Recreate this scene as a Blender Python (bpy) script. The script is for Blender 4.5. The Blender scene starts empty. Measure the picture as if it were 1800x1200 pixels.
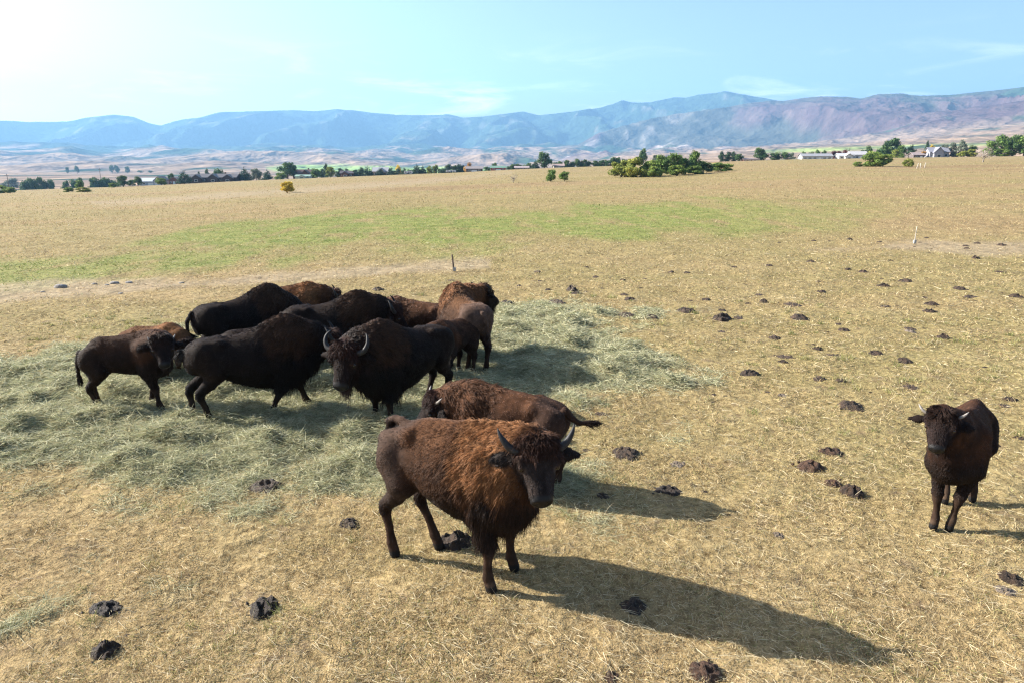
import bpy, math, os
import numpy as np
from mathutils import Vector

# ---------------------------------------------------------------- camera, sky, sun, exposure
SC = bpy.context.scene
COL = SC.collection
FPX, CAM_H, HOR = 1250.0, 3.8, 285.0
PITCH = math.atan((600 - HOR) / FPX)
CP, SP = math.cos(PITCH), math.sin(PITCH)
cd = bpy.data.cameras.new('camera')
cd.sensor_width = 36.0
cd.lens = 36.0 * FPX / 1800.0
cd.clip_start, cd.clip_end = 0.1, 60000.0
cam = bpy.data.objects.new('camera', cd)
COL.objects.link(cam)
cam.location = (0, 0, CAM_H)
cam.rotation_euler = (math.pi / 2 - PITCH, 0, 0)
SC.camera = cam

SUN_EL, SUN_AZ = math.radians(30.0), math.radians(-74.5)     # azimuth clockwise from +Y
world = bpy.data.worlds.new('World')
SC.world = world
world.use_nodes = True
wn, wl = world.node_tree.nodes, world.node_tree.links
bg = wn['Background']
sky = wn.new('ShaderNodeTexSky')
sky.sky_type = 'NISHITA'
sky.sun_disc = False
sky.sun_elevation = SUN_EL
sky.sun_rotation = SUN_AZ
sky.altitude = 1200
sky.air_density = 0.9
sky.dust_density = 6.6
sky.ozone_density = 1.0
bg.inputs['Strength'].default_value = 0.074
# thin high cloud near the skyline, mixed into the sky by direction
wtc = wn.new('ShaderNodeTexCoord')
wsep = wn.new('ShaderNodeSeparateXYZ')
wl.new(wtc.outputs['Generated'], wsep.inputs[0])
wmap = wn.new('ShaderNodeMapping')
wmap.inputs['Rotation'].default_value = (0, math.radians(-14), 0)
wmap.inputs['Scale'].default_value = (2.2, 2.2, 13.0)
wl.new(wtc.outputs['Generated'], wmap.inputs['Vector'])
wno = wn.new('ShaderNodeTexNoise')
wno.inputs['Scale'].default_value = 2.6
wno.inputs['Detail'].default_value = 7
wno.inputs['Roughness'].default_value = 0.62
wno.inputs['Distortion'].default_value = 0.6
wl.new(wmap.outputs[0], wno.inputs['Vector'])
wrm = wn.new('ShaderNodeMapRange')
wrm.interpolation_type = 'SMOOTHSTEP'
for i_, v_ in ((1, .49), (2, .73), (3, 0.0), (4, .9)):
    wrm.inputs[i_].default_value = v_
wl.new(wno.outputs['Fac'], wrm.inputs[0])
wel = wn.new('ShaderNodeMapRange')
wel.interpolation_type = 'SMOOTHSTEP'
for i_, v_ in ((1, .17), (2, .05), (3, 0.0), (4, 1.0)):
    wel.inputs[i_].default_value = v_
wl.new(wsep.outputs[2], wel.inputs[0])
wmu = wn.new('ShaderNodeMath')
wmu.operation = 'MULTIPLY'
wl.new(wrm.outputs[0], wmu.inputs[0])
wl.new(wel.outputs[0], wmu.inputs[1])
wmx = wn.new('ShaderNodeMix')
wmx.data_type = 'RGBA'
wmx.inputs[7].default_value = (9.0, 9.1, 9.3, 1)
wl.new(wmu.outputs[0], wmx.inputs[0])
wl.new(sky.outputs['Color'], wmx.inputs[6])
wl.new(wmx.outputs[2], bg.inputs['Color'])

sd = bpy.data.lights.new('sun', 'SUN')
sd.energy = 5.0
sd.angle = math.radians(0.5)
sd.color = (1.0, 0.95, 0.87)
sun = bpy.data.objects.new('sun', sd)
COL.objects.link(sun)
sdir = Vector((math.sin(SUN_AZ) * math.cos(SUN_EL), math.cos(SUN_AZ) * math.cos(SUN_EL), math.sin(SUN_EL)))
sun.location = sdir * 50
sun.rotation_euler = sdir.to_track_quat('Z', 'Y').to_euler()

SC.view_settings.view_transform = 'Standard'
SC.view_settings.look = 'None'
SC.view_settings.exposure = 1.78
SC.view_settings.gamma = 1.0
SC.view_settings.use_curve_mapping = False
cy = SC.cycles
cy.use_denoising = True
cy.denoising_prefilter = 'NONE'
cy.use_adaptive_sampling = False
SC.cycles.pixel_filter_type = 'BLACKMAN_HARRIS'
SC.cycles.filter_width = 1.25
cy.max_bounces = 6
cy.diffuse_bounces = 3
cy.glossy_bounces = 2
cy.transmission_bounces = 4
cy.transparent_max_bounces = 8
cy.volume_bounces = 0
DBG = os.environ.get('SCENE_DBG', '')

# ---------------------------------------------------------------- helpers
RNG = np.random.default_rng(7)
_perm = np.random.default_rng(3).permutation(256)
_perm = np.concatenate([_perm, _perm, _perm])
_g3 = np.random.default_rng(5).normal(size=(256, 3))
_g3 /= np.linalg.norm(_g3, axis=1)[:, None]


def noise3(x, y, z):
    x, y, z = np.broadcast_arrays(np.asarray(x, float), np.asarray(y, float), np.asarray(z, float))
    xi, yi, zi = np.floor(x).astype(int), np.floor(y).astype(int), np.floor(z).astype(int)
    xf, yf, zf = x - xi, y - yi, z - zi
    u, v, w = [t * t * t * (t * (t * 6 - 15) + 10) for t in (xf, yf, zf)]
    r = 0
    for i in (0, 1):
        for j in (0, 1):
            for k in (0, 1):
                h = _perm[_perm[_perm[(xi + i) & 255] + ((yi + j) & 255)] + ((zi + k) & 255)]
                g = _g3[h]
                d = g[..., 0] * (xf - i) + g[..., 1] * (yf - j) + g[..., 2] * (zf - k)
                r = r + d * (u if i else 1 - u) * (v if j else 1 - v) * (w if k else 1 - w)
    return r * 1.6


def noise2(x, y, s=0.37):
    x, y = np.broadcast_arrays(np.asarray(x, float), np.asarray(y, float))
    xi, yi = np.floor(x).astype(int), np.floor(y).astype(int)
    xf, yf = x - xi, y - yi
    u, v = [t * t * t * (t * (t * 6 - 15) + 10) for t in (xf, yf)]
    s = int(s * 1000) & 255
    r = 0
    for i in (0, 1):
        for j in (0, 1):
            h = _perm[_perm[_perm[(xi + i) & 255] + ((yi + j) & 255)] + s]
            a = h * (2 * math.pi / 256)
            d = np.cos(a) * (xf - i) + np.sin(a) * (yf - j)
            r = r + d * (u if i else 1 - u) * (v if j else 1 - v)
    return r * 1.5


def fbm2(x, y, o=4, s=0.1, g=0.5):
    r, a = 0, 1.0
    for k in range(o):
        r = r + a * noise2(x, y, s + k * 0.13)
        x, y, a = x * 2.03 + 5.1, y * 2.03 + 1.7, a * g
    return r


def ridge2(x, y, o=4, s=0.1, g=0.5):
    r, a, w = 0, 1.0, 1.0
    for k in range(o):
        n = 1 - np.abs(noise2(x, y, s + k * 0.13)) * 1.6
        n = np.clip(n, 0, 1) ** 2 * w
        w = np.clip(n * 1.6, 0, 1)
        r = r + a * n
        x, y, a = x * 2.1 + 3.1, y * 2.1 + 7.7, a * g
    return r


def sstep(a, b, x):
    t = np.clip((np.asarray(x, float) - a) / (b - a), 0, 1)
    return t * t * (3 - 2 * t)


def lerp(a, b, t):
    return a + (b - a) * t


def mesh_np(name, v, f, smooth=True, col=None, attrs=None):
    """v (n,3); f (m,k) constant-size faces"""
    v = np.ascontiguousarray(v, np.float32)
    f = np.ascontiguousarray(f, np.int32)
    me = bpy.data.meshes.new(name)
    m, k = f.shape
    me.vertices.add(len(v))
    me.vertices.foreach_set('co', v.ravel())
    me.loops.add(m * k)
    me.loops.foreach_set('vertex_index', f.ravel())
    me.polygons.add(m)
    me.polygons.foreach_set('loop_start', np.arange(0, m * k, k, dtype=np.int32))
    if smooth:
        me.polygons.foreach_set('use_smooth', np.ones(m, bool))
    if col is not None:
        a = me.color_attributes.new('col', 'FLOAT_COLOR', 'POINT')
        c = np.ones((len(v), 4), np.float32)
        c[:, :3] = col
        a.data.foreach_set('color', c.ravel())
    for n, d in (attrs or {}).items():
        a = me.attributes.new(n, 'FLOAT', 'POINT')
        a.data.foreach_set('value', np.ascontiguousarray(d, np.float32))
    me.update(calc_edges=True)
    return me


def link(name, me, mat=None, parent=None, loc=None):
    o = bpy.data.objects.new(name, me)
    COL.objects.link(o)
    if mat is not None and me is not None and not me.materials:
        me.materials.append(mat)
    if parent is not None:
        o.parent = parent
    if loc is not None:
        o.location = loc
    return o


def tag(o, label=None, cat=None, group=None, kind=None):
    if label:
        o['label'] = label
    if cat:
        o['category'] = cat
    if group:
        o['group'] = group
    if kind:
        o['kind'] = kind
    return o


def copy_tree(o, parent=None):
    c = o.copy()
    COL.objects.link(c)
    c.parent = parent
    for ch in list(o.children):
        copy_tree(ch, c)
    return c


def join(parts):
    """[(v,f4)] -> v,f ; triangles are padded outside"""
    vs, fs, n = [], [], 0
    for v, f in parts:
        vs.append(np.asarray(v, float))
        fs.append(np.asarray(f, int) + n)
        n += len(v)
    return np.concatenate(vs), np.concatenate(fs)


def box(x0, x1, y0, y1, z0, z1):
    v = np.array([(x, y, z) for z in (z0, z1) for y in (y0, y1) for x in (x0, x1)], float)
    f = np.array([(0, 2, 3, 1), (4, 5, 7, 6), (0, 1, 5, 4), (2, 6, 7, 3), (0, 4, 6, 2), (1, 3, 7, 5)])
    return v, f


def tube(pts, rad, n=8, cap=True):
    pts = np.asarray(pts, float)
    rad = np.asarray(rad, float)
    m = len(pts)
    t = np.gradient(pts, axis=0)
    t /= np.linalg.norm(t, axis=1)[:, None] + 1e-9
    ref = np.array([0, 0, 1.0]) if abs(t[0][2]) < 0.9 else np.array([1.0, 0, 0])
    vs = []
    for i in range(m):
        a = np.cross(t[i], ref)
        a /= np.linalg.norm(a) + 1e-9
        b = np.cross(t[i], a)
        an = np.arange(n) * 2 * math.pi / n
        vs.append(pts[i] + rad[i] * (np.cos(an)[:, None] * a + np.sin(an)[:, None] * b))
    v = np.concatenate(vs)
    f = []
    for i in range(m - 1):
        for j in range(n):
            k = (j + 1) % n
            f.append((i * n + j, (i + 1) * n + j, (i + 1) * n + k, i * n + k))
    if cap:
        v = np.concatenate([v, [pts[0] - t[0] * rad[0] * .5], [pts[-1] + t[-1] * rad[-1] * .5]])
        a, b = m * n, m * n + 1
        for j in range(n):
            k = (j + 1) % n
            f.append((a, j, k, k))
            f.append((b, (m - 1) * n + k, (m - 1) * n + j, (m - 1) * n + j))
        f = [(q if q[2] != q[3] else q) for q in f]
    return v, np.array(f)


def mesh_mix(name, v, f, smooth=True, col=None):
    """faces as quads where a repeated last index marks a triangle"""
    f = np.asarray(f)
    faces = [tuple(q) if q[2] != q[3] else tuple(q[:3]) for q in f.tolist()]
    me = bpy.data.meshes.new(name)
    me.from_pydata(np.asarray(v).tolist(), [], faces)
    if smooth:
        me.polygons.foreach_set('use_smooth', np.ones(len(faces), bool))
    if col is not None:
        a = me.color_attributes.new('col', 'FLOAT_COLOR', 'POINT')
        c = np.ones((len(v), 4), np.float32)
        c[:, :3] = col
        a.data.foreach_set('color', c.ravel())
    return me


# ---- image <-> place (target photo is 1800x1200)
def ray(px, py):
    u, v = (np.asarray(px, float) - 900) / FPX, (np.asarray(py, float) - 600) / FPX
    return np.stack([u, CP - v * SP, -SP - v * CP], -1)


def proj(x, y, z):
    d = y * CP + (CAM_H - z) * SP
    h = -y * SP + (CAM_H - z) * CP
    return 900 + FPX * x / d, 600 + FPX * h / d


def flat(px, py):
    d = ray(px, py)
    t = -CAM_H / d[..., 2]
    return (d * t[..., None])[..., :2]


# ---------------------------------------------------------------- node helpers
def new_mat(name):
    m = bpy.data.materials.new(name)
    m.use_nodes = True
    nt = m.node_tree
    nt.nodes.clear()
    out = nt.nodes.new('ShaderNodeOutputMaterial')
    return m, nt, out


def N(nt, typ, **kw):
    n = nt.nodes.new(typ)
    for k, v in kw.items():
        if k.startswith('i_'):
            n.inputs[k[2:].replace('_', ' ')].default_value = v
        else:
            setattr(n, k, v)
    return n


def mixc(nt, fac, a, b, mode='MIX'):
    n = nt.nodes.new('ShaderNodeMix')
    n.data_type = 'RGBA'
    n.blend_type = mode
    for i, v in ((0, fac), (6, a), (7, b)):
        if hasattr(v, 'default_value') or hasattr(v, 'is_linked'):
            nt.links.new(v, n.inputs[i])
        elif isinstance(v, (int, float)):
            n.inputs[i].default_value = v
        else:
            n.inputs[i].default_value = (*v, 1)
    return n.outputs[2]


def mathn(nt, op, a, b=None, c=None, clamp=False):
    n = nt.nodes.new('ShaderNodeMath')
    n.operation = op
    n.use_clamp = clamp
    for i, v in enumerate((a, b, c)):
        if v is None:
            continue
        if isinstance(v, (int, float)):
            n.inputs[i].default_value = v
        else:
            nt.links.new(v, n.inputs[i])
    return n.outputs[0]


def noisen(nt, vec, scale, detail=3, rough=0.55, dist=0.0):
    n = nt.nodes.new('ShaderNodeTexNoise')
    n.inputs['Scale'].default_value = scale
    n.inputs['Detail'].default_value = detail
    n.inputs['Roughness'].default_value = rough
    n.inputs['Distortion'].default_value = dist
    nt.links.new(vec, n.inputs['Vector'])
    return n.outputs['Fac']


def rampn(nt, fac, stops):
    n = nt.nodes.new('ShaderNodeValToRGB')
    e = n.color_ramp.elements
    while len(e) < len(stops):
        e.new(0.5)
    for el, (p, c) in zip(e, stops):
        el.position = p
        el.color = (*c, 1) if not isinstance(c, (int, float)) else (c, c, c, 1)
    nt.links.new(fac, n.inputs['Fac'])
    return n.outputs['Color']


def attrn(nt, name):
    n = nt.nodes.new('ShaderNodeAttribute')
    n.attribute_name = name
    return n


def bsdf(nt, out, color, rough=0.8, spec=0.3, normal=None):
    b = nt.nodes.new('ShaderNodeBsdfPrincipled')
    if isinstance(color, tuple):
        b.inputs['Base Color'].default_value = (*color, 1)
    else:
        nt.links.new(color, b.inputs['Base Color'])
    if isinstance(rough, (int, float)):
        b.inputs['Roughness'].default_value = rough
    else:
        nt.links.new(rough, b.inputs['Roughness'])
    if isinstance(spec, (int, float)):
        b.inputs['Specular IOR Level'].default_value = spec
    else:
        nt.links.new(spec, b.inputs['Specular IOR Level'])
    if normal is not None:
        nt.links.new(normal, b.inputs['Normal'])
    nt.links.new(b.outputs[0], out.inputs['Surface'])
    return b


def simple_mat(name, color, rough=0.8, spec=0.3, var=0.25, scale=3.0, bump=0.0):
    m, nt, out = new_mat(name)
    tc = N(nt, 'ShaderNodeTexCoord')
    f = noisen(nt, tc.outputs['Object'], scale, 4, 0.6)
    c2 = tuple(max(0, c * (1 - var)) for c in color)
    c3 = tuple(min(1, c * (1 + var)) for c in color)
    col = rampn(nt, f, [(0.3, c2), (0.7, c3)])
    nrm = None
    if bump:
        b = N(nt, 'ShaderNodeBump', i_Strength=bump, i_Distance=0.05)
        nt.links.new(f, b.inputs['Height'])
        nrm = b.outputs[0]
    bsdf(nt, out, col, rough, spec, nrm)
    return m


def leafy_mat(name, attr='col', trans=0.35, rough=0.7, spec=0.15):
    """blades, straw, leaves: diffuse + translucent, colour from the vertex attribute"""
    m, nt, out = new_mat(name)
    a = attrn(nt, attr)
    d = N(nt, 'ShaderNodeBsdfPrincipled')
    d.inputs['Roughness'].default_value = rough
    d.inputs['Specular IOR Level'].default_value = spec
    nt.links.new(a.outputs['Color'], d.inputs['Base Color'])
    t = N(nt, 'ShaderNodeBsdfTranslucent')
    nt.links.new(a.outputs['Color'], t.inputs['Color'])
    mx = N(nt, 'ShaderNodeMixShader')
    mx.inputs[0].default_value = trans
    nt.links.new(d.outputs[0], mx.inputs[1])
    nt.links.new(t.outputs[0], mx.inputs[2])
    nt.links.new(mx.outputs[0], out.inputs['Surface'])
    return m

# ---------------------------------------------------------------- terrain shape
R_EDGE = 385.0
_ex = np.array([-900, -400, 0, 130, 200, 300, 400, 600, 800, 900, 1000, 1100, 1300, 1400, 1600, 1800, 2200, 2700], float)
_ey = np.array([355, 345, 336, 331, 329, 324.5, 319.5, 311.5, 304, 298.5, 294.5, 291.5, 283.5, 280.5, 277.5, 274.5, 268, 262], float)


def tanel(px, py):
    d = ray(px, py)
    return d[..., 2] / np.hypot(d[..., 0], d[..., 1])


_ez = CAM_H + R_EDGE * tanel(_ex, _ey)


def px_of(x, y):
    y = np.maximum(y, 1e-3)
    return np.clip(900 + FPX * (x / y) / CP, -900, 2700)


def valley_floor(px, ze):
    return lerp(-21.0, ze - 4.0, sstep(850, 1250, px))


def ground_z(x, y):
    """the large shape of the pasture, without its small bumps"""
    x, y = np.asarray(x, float), np.asarray(y, float)
    r = np.hypot(x, y)
    px = px_of(x, np.where(y > 0, y, 1e-3))
    ze = np.interp(px, _ex, _ez)
    t = np.sqrt(np.maximum(r - 42, 0) ** 2 + 0) / (R_EDGE - 42)
    t = np.clip(t, 0, 1)
    t = t * sstep(0.0, 0.06, t)
    z = ze * t * sstep(0, 60, y)
    fl = valley_floor(px, ze)
    z = np.where(r > R_EDGE, np.maximum(ze - 0.055 * (r - R_EDGE), np.minimum(fl, ze)), z)
    return z


# ---- patches of the pasture, outlined on the flat ground
def poly_sd(px, py, poly):
    """signed distance (negative inside) to a polygon"""
    P = np.asarray(poly, float)
    d2 = np.full(np.shape(px), 1e18)
    ins = np.zeros(np.shape(px), bool)
    for a, b in zip(P, np.roll(P, -1, 0)):
        e = b - a
        wx, wy = px - a[0], py - a[1]
        t = np.clip((wx * e[0] + wy * e[1]) / (e @ e), 0, 1)
        d2 = np.minimum(d2, (wx - e[0] * t) ** 2 + (wy - e[1] * t) ** 2)
        c = ((a[1] <= py) & (b[1] > py)) | ((b[1] <= py) & (a[1] > py))
        xx = a[0] + (py - a[1]) / np.where(abs(e[1]) < 1e-9, 1e-9, e[1]) * e[0]
        ins ^= c & (px < xx)
    return np.where(ins, -1, 1) * np.sqrt(d2)


HAY = flat(*np.array([(-260, 690), (-60, 640), (60, 632), (150, 612), (330, 590), (500, 575), (700, 560), (860, 540), (980, 537), (1072, 550),
                      (1075, 580), (1110, 615), (1150, 652), (1120, 676), (1060, 684), (1020, 700), (1010, 745), (985, 800), (860, 800), (700, 780), (590, 820),
                      (470, 850), (395, 905), (330, 925), (220, 880), (100, 850), (0, 800), (-200, 860)], float).T)
GREEN = [np.array(p, float) for p in (
    [(205, 436), (310, 412), (420, 390), (560, 370), (700, 363), (900, 375), (1000, 366), (1150, 360), (1330, 364), (1530, 365),
     (1580, 380), (1420, 408), (1250, 418), (1100, 417), (900, 417), (800, 432), (640, 430), (500, 436), (380, 438)],
    [(-200, 460), (0, 452), (120, 447), (240, 434), (330, 438), (480, 444), (640, 446), (560, 460), (440, 474), (330, 481), (200, 488), (0, 500), (-200, 507)],
    [(480, 436), (620, 430), (770, 430), (950, 424), (900, 440), (760, 448), (560, 450)])]
BARE = [np.array(p, float) for p in (
    [(-200, 512), (0, 505), (120, 500), (330, 492), (520, 478), (700, 466), (860, 458), (860, 470), (700, 480), (520, 494), (330, 508), (120, 520), (0, 528), (-200, 540)],
    [(1420, 440), (1560, 428), (1800, 424), (1900, 424), (1900, 440), (1700, 446), (1560, 442)],
    [(1640, 297), (1700, 287), (1800, 282.5), (2000, 279), (2000, 299), (1800, 301), (1720, 301)],
    [(150, 334), (400, 322), (620, 313.5), (860, 303.5), (900, 303), (760, 316), (640, 323), (420, 333), (180, 343)])]


def masks(x, y):
    sx, sy = proj(x, y, 0 * x)
    n = fbm2(x * .35, y * .35, 3, .2)
    hay = sstep(1.0, -1.5, poly_sd(x, y, HAY) + n * 1.5 + fbm2(x * 1.3, y * 1.3, 3, .7) * .9)
    hay = hay * (y < 40)
    nn = fbm2(x * .22, y * .06, 4, .5)
    g = 0
    for p, k, w in zip(GREEN, (1.0, .85, .5), (9, 9, 6)):
        g = np.maximum(g, k * sstep(w * 1.1, -w * 1.3, poly_sd(sx, sy, p) + nn * 15))
    b = 0
    for p in BARE:
        b = np.maximum(b, sstep(6, -6, poly_sd(sx, sy, p) + nn * (9 if p[0][1] > 400 else 3)))
    pt = fbm2(x * .45, y * .14, 5, .77, .62)
    g = g * (1 - .6 * sstep(1150, 1580, sx) * (sy < 440))
    g = g * np.clip(1.0 + 1.0 * pt, .12, 1)
    return hay, np.clip(g, 0, 1), np.clip(b, 0, 1)


def micro_z(x, y, hay):
    far = np.hypot(x, y)
    z = .022 * fbm2(x * .8, y * .8, 3, .1) + .012 * fbm2(x * 4.0, y * 4.0, 2, .4) * (far < 60)
    lump = np.clip(fbm2(x * 1.15, y * 1.15, 3, .9) + .25, 0, 2) ** 1.3
    z = z + hay * (.01 + 1.0 * .17 * lump + .05 * np.clip(fbm2(x * 3.2, y * 3.2, 3, .6), -1, 1.5))
    return z * sstep(900, 60, far)


def ground_at(x, y):
    x, y = np.atleast_1d(np.asarray(x, float)), np.atleast_1d(np.asarray(y, float))
    hay, g, b = masks(x, y)
    return ground_z(x, y) + micro_z(x, y, hay)


def place(px, py, rmax=900.0):
    """the point of the pasture seen at a pixel of the photograph"""
    d = ray(px, py)
    ts = np.concatenate([np.linspace(3, 60, 1200), np.linspace(60, rmax, 2400)[1:]])
    p = np.array([0, 0, CAM_H]) + ts[:, None] * d
    s = p[:, 2] - ground_z(p[:, 0], p[:, 1])
    i = int(np.argmax(s < 0)) if (s < 0).any() else len(ts) - 1
    q = p[i]
    if np.hypot(q[0], q[1]) < 45:
        return np.array([q[0], q[1], float(ground_at(q[0], q[1])[0])])
    return np.array([q[0], q[1], float(ground_z(q[0], q[1]))])


# ---- pasture sheet: a fan that starts behind the camera
def build_ground():
    oy = -15.0
    nr, nc = (760, 760) if not DBG else (420, 420)
    rr = np.concatenate([np.geomspace(1.0, 17.0, 30)[:-1], np.geomspace(17.0, 60.0, int(nr * .62)), np.geomspace(60.0, 620.0, int(nr * .38))[1:]])
    aa = np.concatenate([np.linspace(-80, -46, 24)[:-1], np.linspace(-46, 46, nc), np.linspace(46, 80, 24)[1:]]) * math.pi / 180
    R_, A_ = np.meshgrid(rr, aa, indexing='ij')
    x, y = (R_ * np.sin(A_)).ravel(), (R_ * np.cos(A_) + oy).ravel()
    hay, g, b = masks(x, y)
    z = ground_z(x, y) + micro_z(x, y, hay)
    n0, n1 = R_.shape
    i = np.arange(n0 * n1).reshape(n0, n1)
    f = np.stack([i[:-1, :-1], i[:-1, 1:], i[1:, 1:], i[1:, :-1]], -1).reshape(-1, 4)
    me = mesh_np('ground', np.stack([x, y, z], 1), f[:, ::-1], attrs={'hay': hay, 'green': g, 'bare': b})
    m, nt, out = new_mat('dry_pasture')
    tc = N(nt, 'ShaderNodeTexCoord')
    V = tc.outputs['Object']
    mp = N(nt, 'ShaderNodeMapping')
    mp.inputs['Scale'].default_value = (0.35, 1.0, 1.0)
    nt.links.new(V, mp.inputs['Vector'])
    big = noisen(nt, mp.outputs[0], .045, 4, .6, .4)
    mid = noisen(nt, V, .7, 4, .6)
    fine = noisen(nt, V, 9, 4, .7)
    grit = noisen(nt, V, 60, 3, .7)
    c1 = rampn(nt, mid, [(.25, (.175, .125, .070)), (.5, (.30, .23, .128)), (.75, (.39, .315, .19))])
    c2 = rampn(nt, big, [(.32, (.245, .17, .096)), (.44, (.34, .265, .14)), (.54, (.26, .24, .10)), (.62, (.35, .285, .148)), (.72, (.29, .262, .112)), (.85, (.41, .34, .195))])
    c = mixc(nt, .55, c1, c2)
    cf = rampn(nt, fine, [(.28, (.28, .23, .17)), (.48, (.80, .77, .70)), (.72, (1.18, 1.14, 1.06))])
    c = mixc(nt, 1.0, c, cf, 'MULTIPLY')
    cg = rampn(nt, grit, [(.3, (.55, .5, .45)), (.6, (1.1, 1.1, 1.1))])
    c = mixc(nt, .8, c, cg, 'MULTIPLY')
    soil = rampn(nt, noisen(nt, V, 1.9, 5, .75), [(.33, 1.0), (.45, 0.0)])
    c = mixc(nt, mathn(nt, 'MULTIPLY', soil, .65), c, (.15, .105, .066))
    ag, ah, ab = attrn(nt, 'green'), attrn(nt, 'hay'), attrn(nt, 'bare')
    gc = rampn(nt, noisen(nt, mp.outputs[0], 1.3, 5, .7), [(.3, (.28, .25, .10)), (.45, (.21, .225, .072)), (.62, (.14, .185, .048)), (.8, (.10, .15, .036))])
    gc = mixc(nt, .8, gc, cf, 'MULTIPLY')
    c = mixc(nt, mathn(nt, 'MULTIPLY', ag.outputs['Fac'], .95), c, gc)
    bc = rampn(nt, noisen(nt, V, 2.2, 5, .7), [(.3, (.15, .115, .075)), (.55, (.29, .225, .145)), (.75, (.40, .33, .22))])
    c = mixc(nt, mathn(nt, 'MULTIPLY', ab.outputs['Fac'], .7), c, bc)
    hc = rampn(nt, noisen(nt, V, 5, 5, .75), [(.28, (.13, .13, .065)), (.5, (.36, .35, .21)), (.75, (.54, .53, .35))])
    c = mixc(nt, mathn(nt, 'MULTIPLY', ah.outputs['Fac'], .8), c, hc)
    hgt = mathn(nt, 'ADD', mathn(nt, 'MULTIPLY', fine, 1.0), mathn(nt, 'MULTIPLY', grit, .25))
    bp = N(nt, 'ShaderNodeBump', i_Strength=.8, i_Distance=.05)
    nt.links.new(hgt, bp.inputs['Height'])
    bp2 = N(nt, 'ShaderNodeBump', i_Strength=.6, i_Distance=.35)
    nt.links.new(mid, bp2.inputs['Height'])
    nt.links.new(bp.outputs[0], bp2.inputs['Normal'])
    bsdf(nt, out, c, .95, .08, bp2.outputs[0])
    o = link('ground', me, m)
    tag(o, 'dry tan pasture ground stretching to the far trees', 'ground', kind='structure')


build_ground()

# ---- mountains, foothills and the valley behind the pasture
SKY1 = np.array([(-900, 205), (-400, 212), (0, 213), (60, 215), (130, 214), (165, 207), (210, 203), (245, 206), (270, 217), (290, 221), (310, 215), (330, 210),
                 (360, 207), (395, 198), (450, 196), (520, 194), (560, 196), (598, 192), (650, 198), (700, 202), (740, 203), (790, 202), (815, 208),
                 (850, 206), (890, 201), (920, 197), (945, 203), (1000, 197), (1050, 190), (1075, 183), (1090, 176), (1110, 181), (1140, 180),
                 (1180, 171), (1200, 172), (1220, 167), (1265, 162), (1300, 167), (1340, 174), (1370, 180), (1450, 195), (1600, 215), (2700, 260)], float)
SKY2 = np.array([(-900, 330), (930, 300), (975, 283), (1000, 264), (1050, 234), (1100, 219), (1150, 206), (1200, 198), (1260, 190), (1300, 183), (1340, 177.5),
                 (1370, 177.5), (1400, 173), (1430, 170), (1480, 171), (1500, 174), (1530, 166), (1570, 165), (1600, 169), (1650, 168), (1700, 163), (1750, 158),
                 (1800, 151), (2000, 143), (2700, 150)], float)
FOOT2 = np.array([(-900, 300), (980, 284), (1100, 276), (1250, 265), (1400, 256), (1550, 247), (1700, 228), (1800, 217), (2700, 200)], float)


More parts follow.
